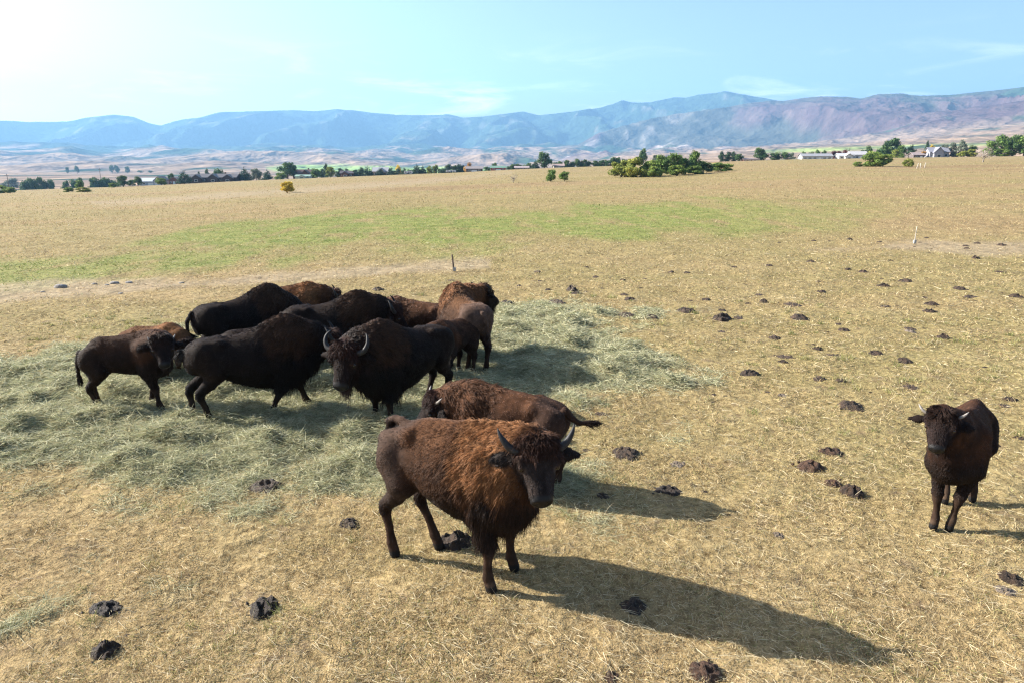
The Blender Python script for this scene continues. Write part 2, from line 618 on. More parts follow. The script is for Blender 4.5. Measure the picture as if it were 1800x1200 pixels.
def build_mountains():
    nc, nr = (900, 430) if not DBG else (500, 240)
    pc = np.linspace(-600, 2400, nc)
    az = np.arctan((pc - 900) / FPX * CP)
    rr = np.concatenate([np.geomspace(560, 5000, int(nr * .45)), np.linspace(5000, 9600, int(nr * .5))[1:], np.linspace(9600, 12500, 14)[1:]])
    R_, P_ = np.meshgrid(rr, pc, indexing='ij')
    A_ = np.meshgrid(rr, az, indexing='ij')[1]
    X, Y = R_ * np.sin(A_), R_ * np.cos(A_)
    ze = np.interp(P_, _ex, _ez)
    fl = valley_floor(P_, ze)
    te = lambda tab: tanel(P_, np.interp(P_, tab[:, 0], tab[:, 1]))
    # left plateau and its bench
    wob = fbm2(X / 1500, Y / 1500, 4, .3)
    s1 = np.clip((R_ - 1900) / (6900 - 1900), 0, 1)
    zb = CAM_H + 6900 * tanel(P_, 258 + 0 * P_)
    bench = lerp(fl, zb, s1 ** 1.35)
    hills = fbm2(X / 620, Y / 800, 4, .8, .42)
    bench = bench + (hills * 34 + ridge2(X / 900, Y / 1100, 4, .2) * 26 - 18) * sstep(1500, 3600, R_)
    rc1 = 8900 + 350 * wob
    s2 = np.clip((R_ - 6700 - 260 * wob) / (rc1 - 6700 - 260 * wob), 0, 1)
    c1 = CAM_H + rc1 * te(SKY1)
    sp = ridge2(X / 1000 + wob * .5, Y / 3600, 4, .5, .42)
    face = sstep(0, 1, s2 ** .9)
    h1 = lerp(bench, c1, face) - np.clip(1.15 - sp, 0, 2) * 190 * np.sin(np.pi * np.clip(s2, 0, 1)) ** .8 * sstep(.0, .25, s2)
    h1 = np.where(R_ > rc1, c1 - (R_ - rc1) * .06, h1)
    # right range
    wob2 = fbm2(X / 1100, Y / 1100, 4, .6)
    zf = CAM_H + 4300 * te(FOOT2)
    b2 = lerp(fl, zf, np.clip((R_ - 700) / 3600, 0, 1) ** 1.1) + (fbm2(X / 420, Y / 520, 4, .15) * 14) * sstep(900, 3000, R_)
    rc2 = 6300 + 350 * wob2
    s3 = np.clip((R_ - 4100 - 250 * wob2) / (rc2 - 4100 - 250 * wob2), 0, 1)
    c2 = CAM_H + rc2 * te(SKY2)
    sp2 = ridge2(X / 880 + Y / 2300 + wob2 * .35, Y / 3800, 5, .9, .42)
    up = np.maximum(c2 - zf, 0)
    h2 = lerp(b2, np.maximum(c2, b2 - 200), s3 ** .85) - np.clip(1.15 - sp2, 0, 2) * np.minimum(250, up * .60) * np.sin(np.pi * s3) ** .9
    h2 = np.where(R_ > rc2, c2 - (R_ - rc2) * .35, h2)
    w2 = sstep(930, 1080, P_)
    low = lerp(bench, b2, w2)
    Z = np.maximum(lerp(h1, np.maximum(h1, low), 0), np.where(P_ > 930, h2, -999))
    on2 = (h2 > h1) & (P_ > 930)
    Z = np.where(R_ < 1200, lerp(fl - .5, Z, sstep(600, 1200, R_)), Z)
    # colours of what grows there
    nA = fbm2(X / 260, Y / 420, 5, .33)
    nB = fbm2(X / 150, Y / 260, 3, .73, .42)
    tan_ = np.array([.25, .185, .135])
    tan2 = np.array([.19, .145, .115])
    forest = np.array([.035, .060, .040])
    shrub = np.array([.086, .055, .060])
    rock = np.array([.43, .38, .35])
    e = lambda a: a[..., None]
    col = lerp(tan_, tan2, e(sstep(-.3, .4, nA)))
    dens = sstep(-.15, .75, nA + nB * .55 + lerp(-.35, .75, sstep(3200, 6600, R_)) + (1.0 - sp) * .35 * (s2 > 0))
    dens = np.maximum(dens, sstep(.12, .35, s2) * (1 - .25 * sstep(.2, .6, nB)))
    cA = lerp(col, forest, e(dens))
    cl = sstep(.55, .8, sp) * sstep(.2, .5, s2) * sstep(.1, .5, nB)
    cA = lerp(cA, rock * .8, e(cl * .18))
    shr = sstep(.02, .16, s3 + nB * .03)
    cB = lerp(col, lerp(shrub, shrub * [1.25, 1.35, 1.2], e(sstep(-.3, .5, nB))), e(shr))
    f2 = sstep(.75, .25, sp2 + nB * .12) * sstep(.04, .25, s3) + sstep(.8, .97, s3 + nA * .12) * .75
    f2 = np.clip(f2, 0, 1) * lerp(.55, 1, sstep(1350, 1750, P_))
    cB = lerp(cB, forest * 1.2, e(f2))
    rk = sstep(.05, .12, s3) * sstep(.46, .2, s3) * sstep(1345, 1180, P_) * sstep(.0, .3, nA * .5 + nB * .6 + .12)
    rk = np.maximum(rk * .75, .28 * sstep(1330, 1100, P_) * sstep(.1, .5, nB) * (s3 > .1))
    cB = lerp(cB, rock, e(np.clip(rk, 0, 1)))
    C = np.where(e(on2), cB, cA)
    sx, sy = proj(X, Y, Z)
    grn = sstep(4, -3, poly_sd(sx, sy, [(470, 296), (520, 292), (700, 293), (880, 297), (870, 306), (640, 305), (500, 303)]) + nA * 3)
    grn = np.maximum(grn, sstep(3, -2, poly_sd(sx, sy, [(1330, 266), (1500, 259), (1800, 249), (1800, 253), (1500, 264), (1340, 269)]) + nA * 2) * .7)
    C = lerp(C, np.array([.22, .32, .10]), e(grn * (R_ < 4200)))
    dots = sstep(.42, .6, nB + nA * .35 - .12) * (R_ < 4800)
    C = lerp(C, forest * 1.3, e(dots * .8))
    n0, n1 = R_.shape
    i = np.arange(n0 * n1).reshape(n0, n1)
    f = np.stack([i[:-1, :-1], i[1:, :-1], i[1:, 1:], i[:-1, 1:]], -1).reshape(-1, 4)
    global LAND_LOW, LAND_TOP
    LAND_LOW, LAND_TOP = float(Z.min()), float(Z.max())
    me = mesh_np('mountains', np.stack([X, Y, Z], -1).reshape(-1, 3), f[:, ::-1], col=C.reshape(-1, 3))
    m, nt, out = new_mat('mountain_slopes')
    tc = N(nt, 'ShaderNodeTexCoord')
    a = attrn(nt, 'col')
    n = noisen(nt, tc.outputs['Object'], .010, 3, .5)
    cm = rampn(nt, n, [(.3, (.75, .75, .75)), (.7, (1.22, 1.2, 1.18))])
    c = mixc(nt, 1.0, a.outputs['Color'], cm, 'MULTIPLY')
    bp = N(nt, 'ShaderNodeBump', i_Strength=1.0, i_Distance=55.0)
    nt.links.new(n, bp.inputs['Height'])
    bsdf(nt, out, c, .95, .0, bp.outputs[0])
    o = link('mountains', me, m)
    tag(o, 'hazy blue mountain range with forested plateau and purple slopes', 'mountains', kind='structure')


build_mountains()


def build_haze():
    v, f = box(-13500, 13500, -700, 12700, min(LAND_LOW, -40.0) - 1.0, max(LAND_TOP + 60, 1250))
    me = mesh_mix('haze', v, f, smooth=False)
    m, nt, out = new_mat('haze_air')
    p = N(nt, 'ShaderNodeVolumePrincipled')
    p.inputs['Color'].default_value = (.30, .60, 1.0, 1)
    p.inputs['Density'].default_value = 1.0e-4
    p.inputs['Anisotropy'].default_value = .22
    nt.links.new(p.outputs[0], out.inputs['Volume'])
    o = link('haze', me, m)
    tag(o, 'thin blue haze in the air before the mountains', 'haze', kind='stuff')


build_haze()
# ---------------------------------------------------------------- bison
def catmull(xs, ys, x):
    xs, ys = np.asarray(xs, float), np.asarray(ys, float)
    m = np.gradient(ys, xs)
    x = np.clip(x, xs[0], xs[-1])
    i = np.clip(np.searchsorted(xs, x) - 1, 0, len(xs) - 2)
    h = xs[i + 1] - xs[i]
    t = (x - xs[i]) / h
    t2, t3 = t * t, t * t * t
    return (2 * t3 - 3 * t2 + 1) * ys[i] + (t3 - 2 * t2 + t) * h * m[i] + (-2 * t3 + 3 * t2) * ys[i + 1] + (t3 - t2) * h * m[i + 1]


TORSO = {
    'cow': dict(x=[-.99, -.95, -.82, -.62, -.36, -.06, .20, .40, .56, .72, .84, .92],
                top=[1.02, 1.14, 1.25, 1.29, 1.29, 1.355, 1.48, 1.555, 1.53, 1.41, 1.25, 1.08],
                bot=[.93, .83, .75, .72, .63, .52, .48, .49, .52, .61, .74, .95],
                hw=[.06, .15, .235, .27, .335, .385, .37, .33, .30, .26, .19, .08]),
    'young': dict(x=[-.93, -.89, -.78, -.60, -.36, -.06, .20, .40, .56, .70, .80, .86],
                  top=[1.02, 1.13, 1.255, 1.35, 1.405, 1.435, 1.48, 1.51, 1.49, 1.40, 1.26, 1.10],
                  bot=[.95, .86, .78, .75, .67, .56, .52, .51, .54, .63, .78, .98],
                  hw=[.06, .15, .23, .25, .30, .355, .34, .30, .27, .24, .18, .08]),
    'calf': dict(x=[-.86, -.82, -.72, -.56, -.34, -.06, .20, .38, .52, .66, .76, .82],
                 top=[1.12, 1.24, 1.36, 1.42, 1.42, 1.44, 1.49, 1.52, 1.49, 1.40, 1.27, 1.12],
                 bot=[1.02, .90, .82, .79, .74, .69, .67, .67, .69, .76, .86, 1.0],
                 hw=[.06, .15, .22, .24, .275, .30, .285, .26, .24, .21, .16, .08]),
}
HEAD = dict(s=[-.09, -.05, 0, .08, .17, .27, .37, .45, .50, .525],
            nt=[.07, .13, .150, .125, .085, .062, .050, .040, .018, -.02],
            nb=[-.08, -.13, -.175, -.21, -.205, -.178, -.155, -.140, -.120, -.06],
            hw=[.08, .14, .175, .185, .166, .132, .106, .100, .085, .035])


class Bison:
    def __init__(self, **k):
        d = dict(kind='cow', sz=1.0, sx=1.0, hs=1.0, bend=0.0, head=(.86, 0, 1.33), hyaw=0, hpitch=58, hroll=0, vox=.02,
                 hl=(0, 0), hr=(0, 0), fl=(0, 0), fr=(0, 0), tail=None, horn='curved', pal='dark', hairs=20000, mouth=0,
                 loc=(0, 0), yaw=0, hairw=1.0, tailw=1.0, ears=True, wf=1.0, belly=0.0)
        d.update(k)
        self.__dict__.update(d)
        y, p = math.radians(self.hyaw), math.radians(self.hpitch)
        self.a = np.array([math.cos(p) * math.cos(y), math.cos(p) * math.sin(y), -math.sin(p)])
        self.n = np.array([math.sin(p) * math.cos(y), math.sin(p) * math.sin(y), math.cos(p)])
        self.l = np.array([-math.sin(y), math.cos(y), 0])
        r = math.radians(self.hroll)
        self.l, self.n = self.l * math.cos(r) + self.n * math.sin(r), self.n * math.cos(r) - self.l * math.sin(r)
        self.H0 = np.array(self.head, float)
        self.leg_pts()

    def hp(self, s, m, n):
        return self.H0 + self.hs * (s * self.a + m * self.l + n * self.n)

    def hl_co(self, P):
        q = (P - self.H0) / self.hs
        return q @ self.a, q @ self.l, q @ self.n

    def spine(self, x):
        t = np.clip(np.asarray(x, float) + .1, 0, None)
        t2 = np.clip(-.3 - np.asarray(x, float), 0, None)
        return self.bend * (t * t) * .6 + self.bend * t2 * t2 * .15

    def leg_pts(self):
        sx, sz = self.sx, self.sz
        thin = dict(cow=.95, young=.86, calf=.82)[self.kind]
        self.legs = []
        for side, (dx, dy) in ((1, self.fl), (-1, self.fr)):
            b = [(.40, .16, 1.02, .19, 0), (.36, .19, .78, .135, .08), (.40, .185, .58, .088, .35), (.42, .175, .43, .076, .55), (.425, .17, .36, .060, .62),
                 (.41, .17, .24, .042, .82), (.41, .17, .125, .057, .93), (.435, .17, .06, .056, 1.0), (.45, .17, .02, .062, 1.0)]
            self.legs.append(('f', [((x) * sx + dx * w, side * y * (.3 + .7 * self.wf) + dy * w + float(self.spine(x)), z * sz, r * thin * (.6 + .4 * self.wf)) for x, y, z, r, w in b]))
        for side, (dx, dy) in ((1, self.hl), (-1, self.hr)):
            b = [(-.72, .13, 1.08, .20, 0), (-.58, .19, .82, .165, .08), (-.68, .185, .66, .105, .30), (-.84, .17, .52, .070, .55), (-.85, .165, .45, .060, .62),
                 (-.80, .165, .29, .043, .80), (-.775, .165, .135, .056, .95), (-.75, .165, .065, .055, 1.0), (-.735, .165, .02, .062, 1.0)]
            self.legs.append(('h', [((x) * sx + dx * w, side * y * (.3 + .7 * self.wf) + dy * w + float(self.spine(x)), z * sz, r * thin * (.6 + .4 * self.wf)) for x, y, z, r, w in b]))

    # -- signed fields
    def f_torso(self, P):
        T = TORSO[self.kind]
        xs = np.array(T['x']) * self.sx
        X = np.clip(P[..., 0], xs[0], xs[-1])
        top = catmull(xs, np.array(T['top']) * self.sz, X)
        bot = catmull(xs, np.array(T['bot']) * self.sz - self.belly * np.interp(np.array(T['x']), [-.7, -.2, .3, .6], [0, 1, 1, 0]), X)
        hw = catmull(xs, T['hw'], X) * self.wf
        zc, hz = (top + bot) / 2, (top - bot) / 2
        t = (P[..., 2] - zc) / hz
        nar = np.interp(X / self.sx, [-.6, -.1, .3, .6], [.18, .22, .42, .35])
        w = hw * (1.04 - nar * np.clip(t, 0, 1.2) ** 1.3 - .10 * np.clip(-t, 0, 1) ** 2)
        y = P[..., 1] - self.spine(X)
        q = np.sqrt(t * t + (y / w) ** 2)
        d = (q - 1) * (np.minimum(hz, w) * .6 + .4 * np.sqrt(hz * w)) * .9
        ex = P[..., 0] - X
        return np.where(ex == 0, d, np.sqrt(ex ** 2 + np.maximum(d, 0) ** 2))

    def f_head(self, P):
        s, m, n = self.hl_co(P)
        S = np.clip(s, HEAD['s'][0], HEAD['s'][-1])
        nt, nb, hw = [catmull(HEAD['s'], HEAD[k], S) for k in ('nt', 'nb', 'hw')]
        if self.kind != 'cow':
            nb = nb * .92
        c, h = (nt + nb) / 2, np.maximum((nt - nb) / 2, .01)
        t = (n - c) / h
        w = hw * (1 - .22 * np.clip(-t, 0, 1))
        q = (np.abs(t) ** 2.4 + np.abs(m / w) ** 2.4) ** (1 / 2.4)
        d = (q - 1) * np.minimum(h, w) * .85
        ex = s - S
        d = np.where(ex == 0, d, np.sqrt(ex ** 2 + np.maximum(d, 0) ** 2))
        return d * self.hs

    @staticmethod
    def rcone(P, a, b, ra, rb):
        a, b = np.asarray(a, float), np.asarray(b, float)
        e = b - a
        t = np.clip(((P - a) @ e) / (e @ e + 1e-12), 0, 1)
        return np.linalg.norm(P - a - t[..., None] * e, axis=-1) - (ra + (rb - ra) * t)

    def prims(self):
        pr = []   # (lo, hi, fn, k)

        def cone(a, b, ra, rb, k):
            a, b = np.asarray(a, float), np.asarray(b, float)
            R = max(ra, rb)
            pr.append((np.minimum(a, b) - R, np.maximum(a, b) + R, lambda P, a=a, b=b: self.rcone(P, a, b, ra, rb), k))
        T = TORSO[self.kind]
        W = .45
        sz, sx, hs = self.sz, self.sx, self.hs
        pr.append((np.array([T['x'][0] * sx, -W - abs(self.bend) * .5, .4 * sz - .1]), np.array([T['x'][-1] * sx, W + abs(self.bend) * .5, 1.6 * sz]), self.f_torso, .0))
        for kind, pts in self.legs:
            for i in range(len(pts) - 1):
                p, q = pts[i], pts[i + 1]
                cone(p[:3], q[:3], p[3], q[3], .05 if i < 2 else .02)
        for sgn in (1, -1):      # hip bones, haunches, shoulder blades
            hz = {'cow': 1.24, 'young': 1.30, 'calf': 1.27}[self.kind] * sz
            hb = .8 if self.kind == 'calf' else 1.0
            sgn = sgn * self.wf
            cone((-.50 * sx, sgn * .17 + float(self.spine(-.5)), hz - .03), (-.86 * sx, sgn * .10 + float(self.spine(-.86)), hz - .12), .075 * hb, .07 * hb, .07)
            cone((-.74 * sx, sgn * .14 + float(self.spine(-.74)), .98 * sz), (-.62 * sx, sgn * .17 + float(self.spine(-.62)), .84 * sz), .16, .14, .06)
            cone((.36 * sx, sgn * .17 + float(self.spine(.36)), 1.2 * sz), (.46 * sx, sgn * .19 + float(self.spine(.46)), .86 * sz), .15, .14, .08)
        n0 = np.array([.52 * sx, float(self.spine(.52)), 1.16 * sz])
        h1 = self.hp(.0, 0, -.06)
        mid = (n0 + h1) / 2 + np.array([.02, 0, .015])
        r0 = dict(cow=.29, young=.27, calf=.25)[self.kind] * (.35 + .65 * self.wf)
        cone(n0, mid, r0, .235 * hs + .01, .10)
        cone(mid, h1, .225 * hs + .01, .165 * hs, .08)
        n1 = np.array([.60 * sx, float(self.spine(.6)), .88 * sz])
        h2 = self.hp(.13, 0, -.13)
        cone(n1, h2, .20, .10 * hs, .12)
        hc = self.hp(.2, 0, -.05)
        pr.append((hc - .42 * hs, hc + .42 * hs, self.f_head, .035))
        # brow pads, muzzle
        for sgn in (1, -1):
            cone(self.hp(.12, sgn * .150, .045), self.hp(.19, sgn * .150, .036), .036 * hs, .026 * hs, .02)
            if self.ears:
                a, b, c = self.hp(.075, sgn * .16, -.045), self.hp(.09, sgn * .265, -.06), self.hp(.10, sgn * .375, -.075)
                for u, v, ru, rv in ((a, b, .032, .058), (b, c, .058, .024)):
                    lo, hi = np.minimum(u, v) - .06, np.maximum(u, v) + .06

                    def ear(P, u=u, v=v, ru=ru, rv=rv):
                        q = (P - u) @ self.n
                        Q = P + np.multiply.outer(q * 1.0, self.n)
                        return self.rcone(Q, u, v + self.n * (((v - u) @ self.n) * 1.0), ru * hs, rv * hs) * .62
                    pr.append((lo, hi, ear, .012))
        tl = self.tail or [(-.97, 0, 1.15), (-1.04, 0, .95), (-1.05, 0, .72), (-1.03, 0, .60)]
        tr = np.interp(np.arange(len(tl)), [0, len(tl) - 1], [.045 * self.tailw, .018 * self.tailw])
        T2 = [(x * sx, y + float(self.spine(x)), z * sz) for x, y, z in tl]
        self.tail_w = T2
        for i in range(len(T2) - 1):
            cone(T2[i], T2[i + 1], tr[i], tr[i + 1], .03 if i == 0 else .01)
        return pr

    def carve(self):
        out = []
        for sgn in (1, -1):
            out.append((self.hp(.512, sgn * .056, .004), .025 * self.hs))
        return out

    def surface(self):
        pr = self.prims()
        lo = np.min([p[0] for p in pr], 0) - .06
        hi = np.max([p[1] for p in pr], 0) + .06
        lo[2] = -.03
        h = self.vox
        n = np.ceil((hi - lo) / h).astype(int) + 1
        ax = [lo[i] + h * np.arange(n[i]) for i in range(3)]
        F = np.full(tuple(n), .5, np.float32)
        for a, b, fn, k in pr:
            i0 = np.clip(((a - k - .04 - lo) / h).astype(int), 0, n)
            i1 = np.clip(((b + k + .04 - lo) / h).astype(int) + 2, 0, n)
            sl = tuple(slice(i0[i], i1[i]) for i in range(3))
            P = np.stack(np.meshgrid(*[ax[i][i0[i]:i1[i]] for i in range(3)], indexing='ij'), -1)
            d = fn(P).astype(np.float32)
            g = F[sl]
            if k > 0:
                hh = np.clip(k - np.abs(g - d), 0, None) / k
                F[sl] = np.minimum(g, d) - hh * hh * k * .25
            else:
                F[sl] = np.minimum(g, d)
        for c, r in self.carve():
            i0 = np.clip(((c - r - .03 - lo) / h).astype(int), 0, n)
            i1 = np.clip(((c + r + .03 - lo) / h).astype(int) + 2, 0, n)
            sl = tuple(slice(i0[i], i1[i]) for i in range(3))
            P = np.stack(np.meshgrid(*[ax[i][i0[i]:i1[i]] for i in range(3)], indexing='ij'), -1)
            F[sl] = np.maximum(F[sl], r - np.linalg.norm(P - c, axis=-1))
        F[:, :, 0] = .2
        v, q = surface_nets(F)
        return v * h + lo, q


def surface_nets(F):
    nx, ny, nz = F.shape
    ins = F < 0
    c = np.zeros((nx - 1, ny - 1, nz - 1), int)
    for i in (0, 1):
        for j in (0, 1):
            for k in (0, 1):
                c += ins[i:nx - 1 + i, j:ny - 1 + j, k:nz - 1 + k]
    act = (c > 0) & (c < 8)
    idx = np.full(act.shape, -1, int)
    cells = np.argwhere(act)
    idx[act] = np.arange(len(cells))
    acc = np.zeros((len(cells), 3))
    cnt = np.zeros(len(cells))
    C = [(i, j, k) for i in (0, 1) for j in (0, 1) for k in (0, 1)]
    val = {o: F[cells[:, 0] + o[0], cells[:, 1] + o[1], cells[:, 2] + o[2]] for o in C}
    for o in C:
        for ax in range(3):
            if o[ax] == 0:
                p = list(o)
                p[ax] = 1
                a, b = val[o], val[tuple(p)]
                cr = (a < 0) != (b < 0)
                t = np.where(cr, a / np.where(a == b, 1, a - b), 0)
                pos = np.repeat(np.array([o], float), len(cells), 0)
                pos[:, ax] += t
                acc[cr] += pos[cr]
                cnt[cr] += 1
    v = cells + acc / cnt[:, None]
    quads = []
    for ax in range(3):
        s0 = [slice(None)] * 3
        s1 = [slice(None)] * 3
        s0[ax] = slice(0, -1)
        s1[ax] = slice(1, None)
        A, B = ins[tuple(s0)], ins[tuple(s1)]
        e = np.argwhere(A != B)
        o1, o2 = [(1, 2), (2, 0), (0, 1)][ax]
        ok = (e[:, o1] > 0) & (e[:, o2] > 0) & (e[:, o1] < F.shape[o1] - 1) & (e[:, o2] < F.shape[o2] - 1)
        e = e[ok]
        fl = A[tuple(e.T)]
        q = []
        for d1, d2 in ((-1, -1), (0, -1), (0, 0), (-1, 0)):
            w = e.copy()
            w[:, o1] += d1
            w[:, o2] += d2
            q.append(idx[tuple(w.T)])
        q = np.stack(q, 1)
        q[~fl] = q[~fl][:, ::-1]
        quads.append(q)
    return v, np.concatenate(quads)


def smooth_mesh(v, q, it=2, lam=.5):
    e = np.concatenate([q[:, [0, 1]], q[:, [1, 2]], q[:, [2, 3]], q[:, [3, 0]]])
    e = np.concatenate([e, e[:, ::-1]])
    for _ in range(it):
        s = np.zeros_like(v)
        n = np.zeros(len(v))
        for k in range(3):
            s[:, k] = np.bincount(e[:, 0], v[e[:, 1], k], len(v))
        n = np.bincount(e[:, 0], minlength=len(v))
        v = v + lam * (s / np.maximum(n, 1)[:, None] - v)
    return v


PAL = {   # belly/legs, flank, back, cape, head, face, rump
    'rear': dict(low=(.022, .012, .008), flank=(.055, .026, .013), back=(.115, .055, .026), cape=(.16, .072, .03), head=(.034, .015, .009), face=(.024, .017, .014), rump=(.105, .066, .048)),
    'rust': dict(low=(.022, .012, .008), flank=(.062, .027, .012), back=(.105, .046, .020), cape=(.225, .10, .038), head=(.040, .018, .011), face=(.034, .024, .020), rump=(.060, .038, .028)),
    'brown': dict(low=(.018, .010, .007), flank=(.045, .020, .010), back=(.082, .036, .017), cape=(.090, .039, .018), head=(.030, .013, .009), face=(.018, .012, .010), rump=(.055, .032, .023)),
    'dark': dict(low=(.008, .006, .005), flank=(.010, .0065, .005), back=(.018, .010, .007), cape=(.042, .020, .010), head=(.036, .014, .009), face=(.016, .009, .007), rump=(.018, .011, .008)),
    'calf': dict(low=(.017, .010, .007), flank=(.020, .011, .008), back=(.050, .023, .012), cape=(.050, .022, .011), head=(.024, .012, .008), face=(.020, .012, .010), rump=(.026, .015, .010)),
    'tawny': dict(low=(.06, .030, .015), flank=(.07, .032, .014), back=(.125, .055, .021), cape=(.17, .074, .027), head=(.030, .015, .010), face=(.022, .014, .010), rump=(.12, .05, .02)),
}


def e1(a):
    return np.asarray(a)[..., None]


def coat(b, P, Nn):
    """colour, hair length, comb direction at points of the body (local coordinates)"""
    x, z = P[:, 0] / b.sx, P[:, 2] / b.sz
    y = P[:, 1] - b.spine(P[:, 0])
    pl = {k: np.array(v) for k, v in PAL[b.pal].items()}
    n1 = noise3(P[:, 0] * 6, P[:, 1] * 6, P[:, 2] * 6)
    n2 = noise3(P[:, 0] * 22, P[:, 1] * 22, P[:, 2] * 14)
    s, m, n = b.hl_co(P)
    fh = b.f_head(P)
    head = sstep(.05, .012, fh) * sstep(-.16, -.02, s)
    face = head * sstep(.10, .17, s)
    top = sstep(1.05, 1.32, z + n1 * .05)
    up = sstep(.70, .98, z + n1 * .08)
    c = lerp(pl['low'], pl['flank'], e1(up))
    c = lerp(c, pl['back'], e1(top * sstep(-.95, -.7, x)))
    rump = sstep(-.42, -.62, x + n1 * .05) * sstep(.5, .7, z)
    c = lerp(c, pl['rump'], e1(rump * .8))
    cape = sstep(.05, .17, x + n1 * .07) * sstep(.95, .60, x) * sstep(.86, 1.12, z + n1 * .07)
    c = lerp(c, pl['cape'], e1(cape * (1 - head)))
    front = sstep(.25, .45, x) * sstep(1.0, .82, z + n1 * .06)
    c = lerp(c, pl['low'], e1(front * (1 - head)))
    c = lerp(c, pl['head'], e1(head))
    c = lerp(c, pl['face'], e1(face))
    de = np.sqrt((s - .20) ** 2 + (np.abs(m) - .15) ** 2 + (n - .004) ** 2)
    c = lerp(c, pl['face'] * 2.1 + .006, e1(head * sstep(.062, .045, de)))
    stripe = head * sstep(.2, .3, s) * sstep(.05, .02, np.abs(m)) * sstep(.0, .03, n)
    c = lerp(c, pl['face'] * .6, e1(stripe))
    lip = head * sstep(.40, .45, s) * sstep(-.09, -.12, n)
    c = lerp(c, pl['face'] * 2.0 + .008, e1(lip))
    muz = head * sstep(.415, .455, s) * sstep(-.12, -.07, n)
    c = lerp(c, np.array([.008, .007, .007]), e1(muz))
    lowleg = sstep(.48, .36, z) * (1 - head)
    c = lerp(c, pl['low'] * 1.5 + np.array([.014, .009, .006]), e1(lowleg))
    hoof = sstep(.075, .055, z)
    c = lerp(c, np.array([.014, .012, .011]), e1(hoof))
    dust = sstep(.3, .05, z) * sstep(-.1, .5, n1) * (1 - hoof)
    c = lerp(c, np.array([.16, .11, .07]), e1(dust * .35))
    c = c * e1(np.clip(1 + .42 * n2 + .28 * n1, .3, 2))
    # hair length
    adult = b.kind == 'cow'
    L = .019 + 0 * x
    L = lerp(L, .014, rump)
    yg = b.kind == 'calf'
    fr = sstep(-.08, .16, x + n1 * .05)
    L = lerp(L, .050 if adult else .014 if yg else .046, fr * sstep(.75, .95, z))
    L = lerp(L, .10 if adult else .020 if yg else .075, sstep(.22, .42, x) * sstep(.98, .80, z) * sstep(.42, .52, z))
    if adult or b.kind == 'young':
        inner = sstep(.12, .24, x) * sstep(.38, .46, z) * sstep(.80, .62, z)
        L = lerp(L, .125 if adult else .075, inner)
    L = lerp(L, .030, sstep(.64, .60, z) * (x < .2) * (x > -.5) * .6)
    L = lerp(L, .007, sstep(.47, .40, z))
    L = L * (1 - hoof)
    L = lerp(L, .06 if adult else .042, head * sstep(.13, .04, s))
    L = lerp(L, .015, face)
    L = L * (1 - .8 * head * sstep(.06, .045, np.sqrt((s - .20) ** 2 + (np.abs(m) - .15) ** 2 + (n - .004) ** 2)))
    L = lerp(L, .03, head * sstep(.14, .2, s) * sstep(.34, .26, s) * sstep(-.06, -.12, n))
    beard = sstep(.16, .26, s) * sstep(.50, .42, s) * sstep(-.095, -.125, n) * head
    L = lerp(L, .19 if adult else .07, beard)
    am = np.abs(m)
    te_ = np.clip((am - .19) / .185, 0, 1)
    ear = sstep(.085, .062, np.sqrt((s - (.08 + .02 * te_)) ** 2 + (n - (-.05 - .025 * te_)) ** 2 + (am - (.19 + .185 * te_)) ** 2)) * sstep(.17, .20, am)
    L = lerp(L, .022, ear)
    L = L * (1 - muz)
    c = lerp(c, pl['face'] * .7, e1(ear))
    td = np.min([np.linalg.norm(P - np.array(t), axis=1) for t in b.tail_w[-1:]], 0)
    tuft = sstep(.14, .06, td)
    L = lerp(L, .11, tuft)
    c = lerp(c, pl['low'] * .8, e1(tuft))
    L = L * np.clip(1 + .45 * n1 + .45 * n2, .3, 1.9)
    # comb
    d = np.stack([-.75 + 0 * x, .12 * np.sign(y), -.62 + 0 * x], 1)
    d = lerp(d, np.array([-.15, 0, -1.0]), e1(sstep(1.1, .75, z) * fr))
    d = lerp(d, np.array([0, 0, -1.0]), e1(sstep(.6, .5, z)))
    d = lerp(d, b.a * .8 + np.array([0, 0, -.35]), e1(head))
    hm = head * sstep(.10, .02, s)
    d = lerp(d, np.stack([0 * x, 0 * x, 0 * x], 1) + e1(m * 3) * b.l + b.a * .25 + b.n * .35, e1(hm))
    d = lerp(d, np.array([0, 0, -1.0]) - b.n * .2, e1(beard))
    if len(b.tail_w) > 1:
        tdir = np.array(b.tail_w[-1]) - np.array(b.tail_w[-2])
        tdir = tdir / (np.linalg.norm(tdir) + 1e-9)
        d = lerp(d, tdir, e1(tuft))
    curl = lerp(.18, .55, sstep(.0, .2, x) * sstep(.8, 1.0, z)) * (1 - face)
    curl = lerp(curl, .75, hm)
    return np.clip(c, .003, 1), L, d, curl, hoof, muz


def fur_mat():
    m, nt, out = new_mat('bison_fur')
    a = attrn(nt, 'col')
    b = bsdf(nt, out, a.outputs['Color'], .6, .15)
    b.inputs['Sheen Weight'].default_value = 0.0
    return m


def mathn_spec(nt, w):
    return mathn(nt, 'ADD', .06, mathn(nt, 'MULTIPLY', w.outputs['Fac'], .22))


def skin_mat():
    m, nt, out = new_mat('bison_hide')
    a = attrn(nt, 'col')
    w = attrn(nt, 'wet')
    r = mathn(nt, 'SUBTRACT', .75, mathn(nt, 'MULTIPLY', w.outputs['Fac'], .35))
    tc = N(nt, 'ShaderNodeTexCoord')
    n = noisen(nt, tc.outputs['Object'], 90, 3, .7)
    bp = N(nt, 'ShaderNodeBump', i_Strength=.5, i_Distance=.01)
    nt.links.new(n, bp.inputs['Height'])
    bsdf(nt, out, a.outputs['Color'], r, mathn_spec(nt, w), bp.outputs[0])
    return m


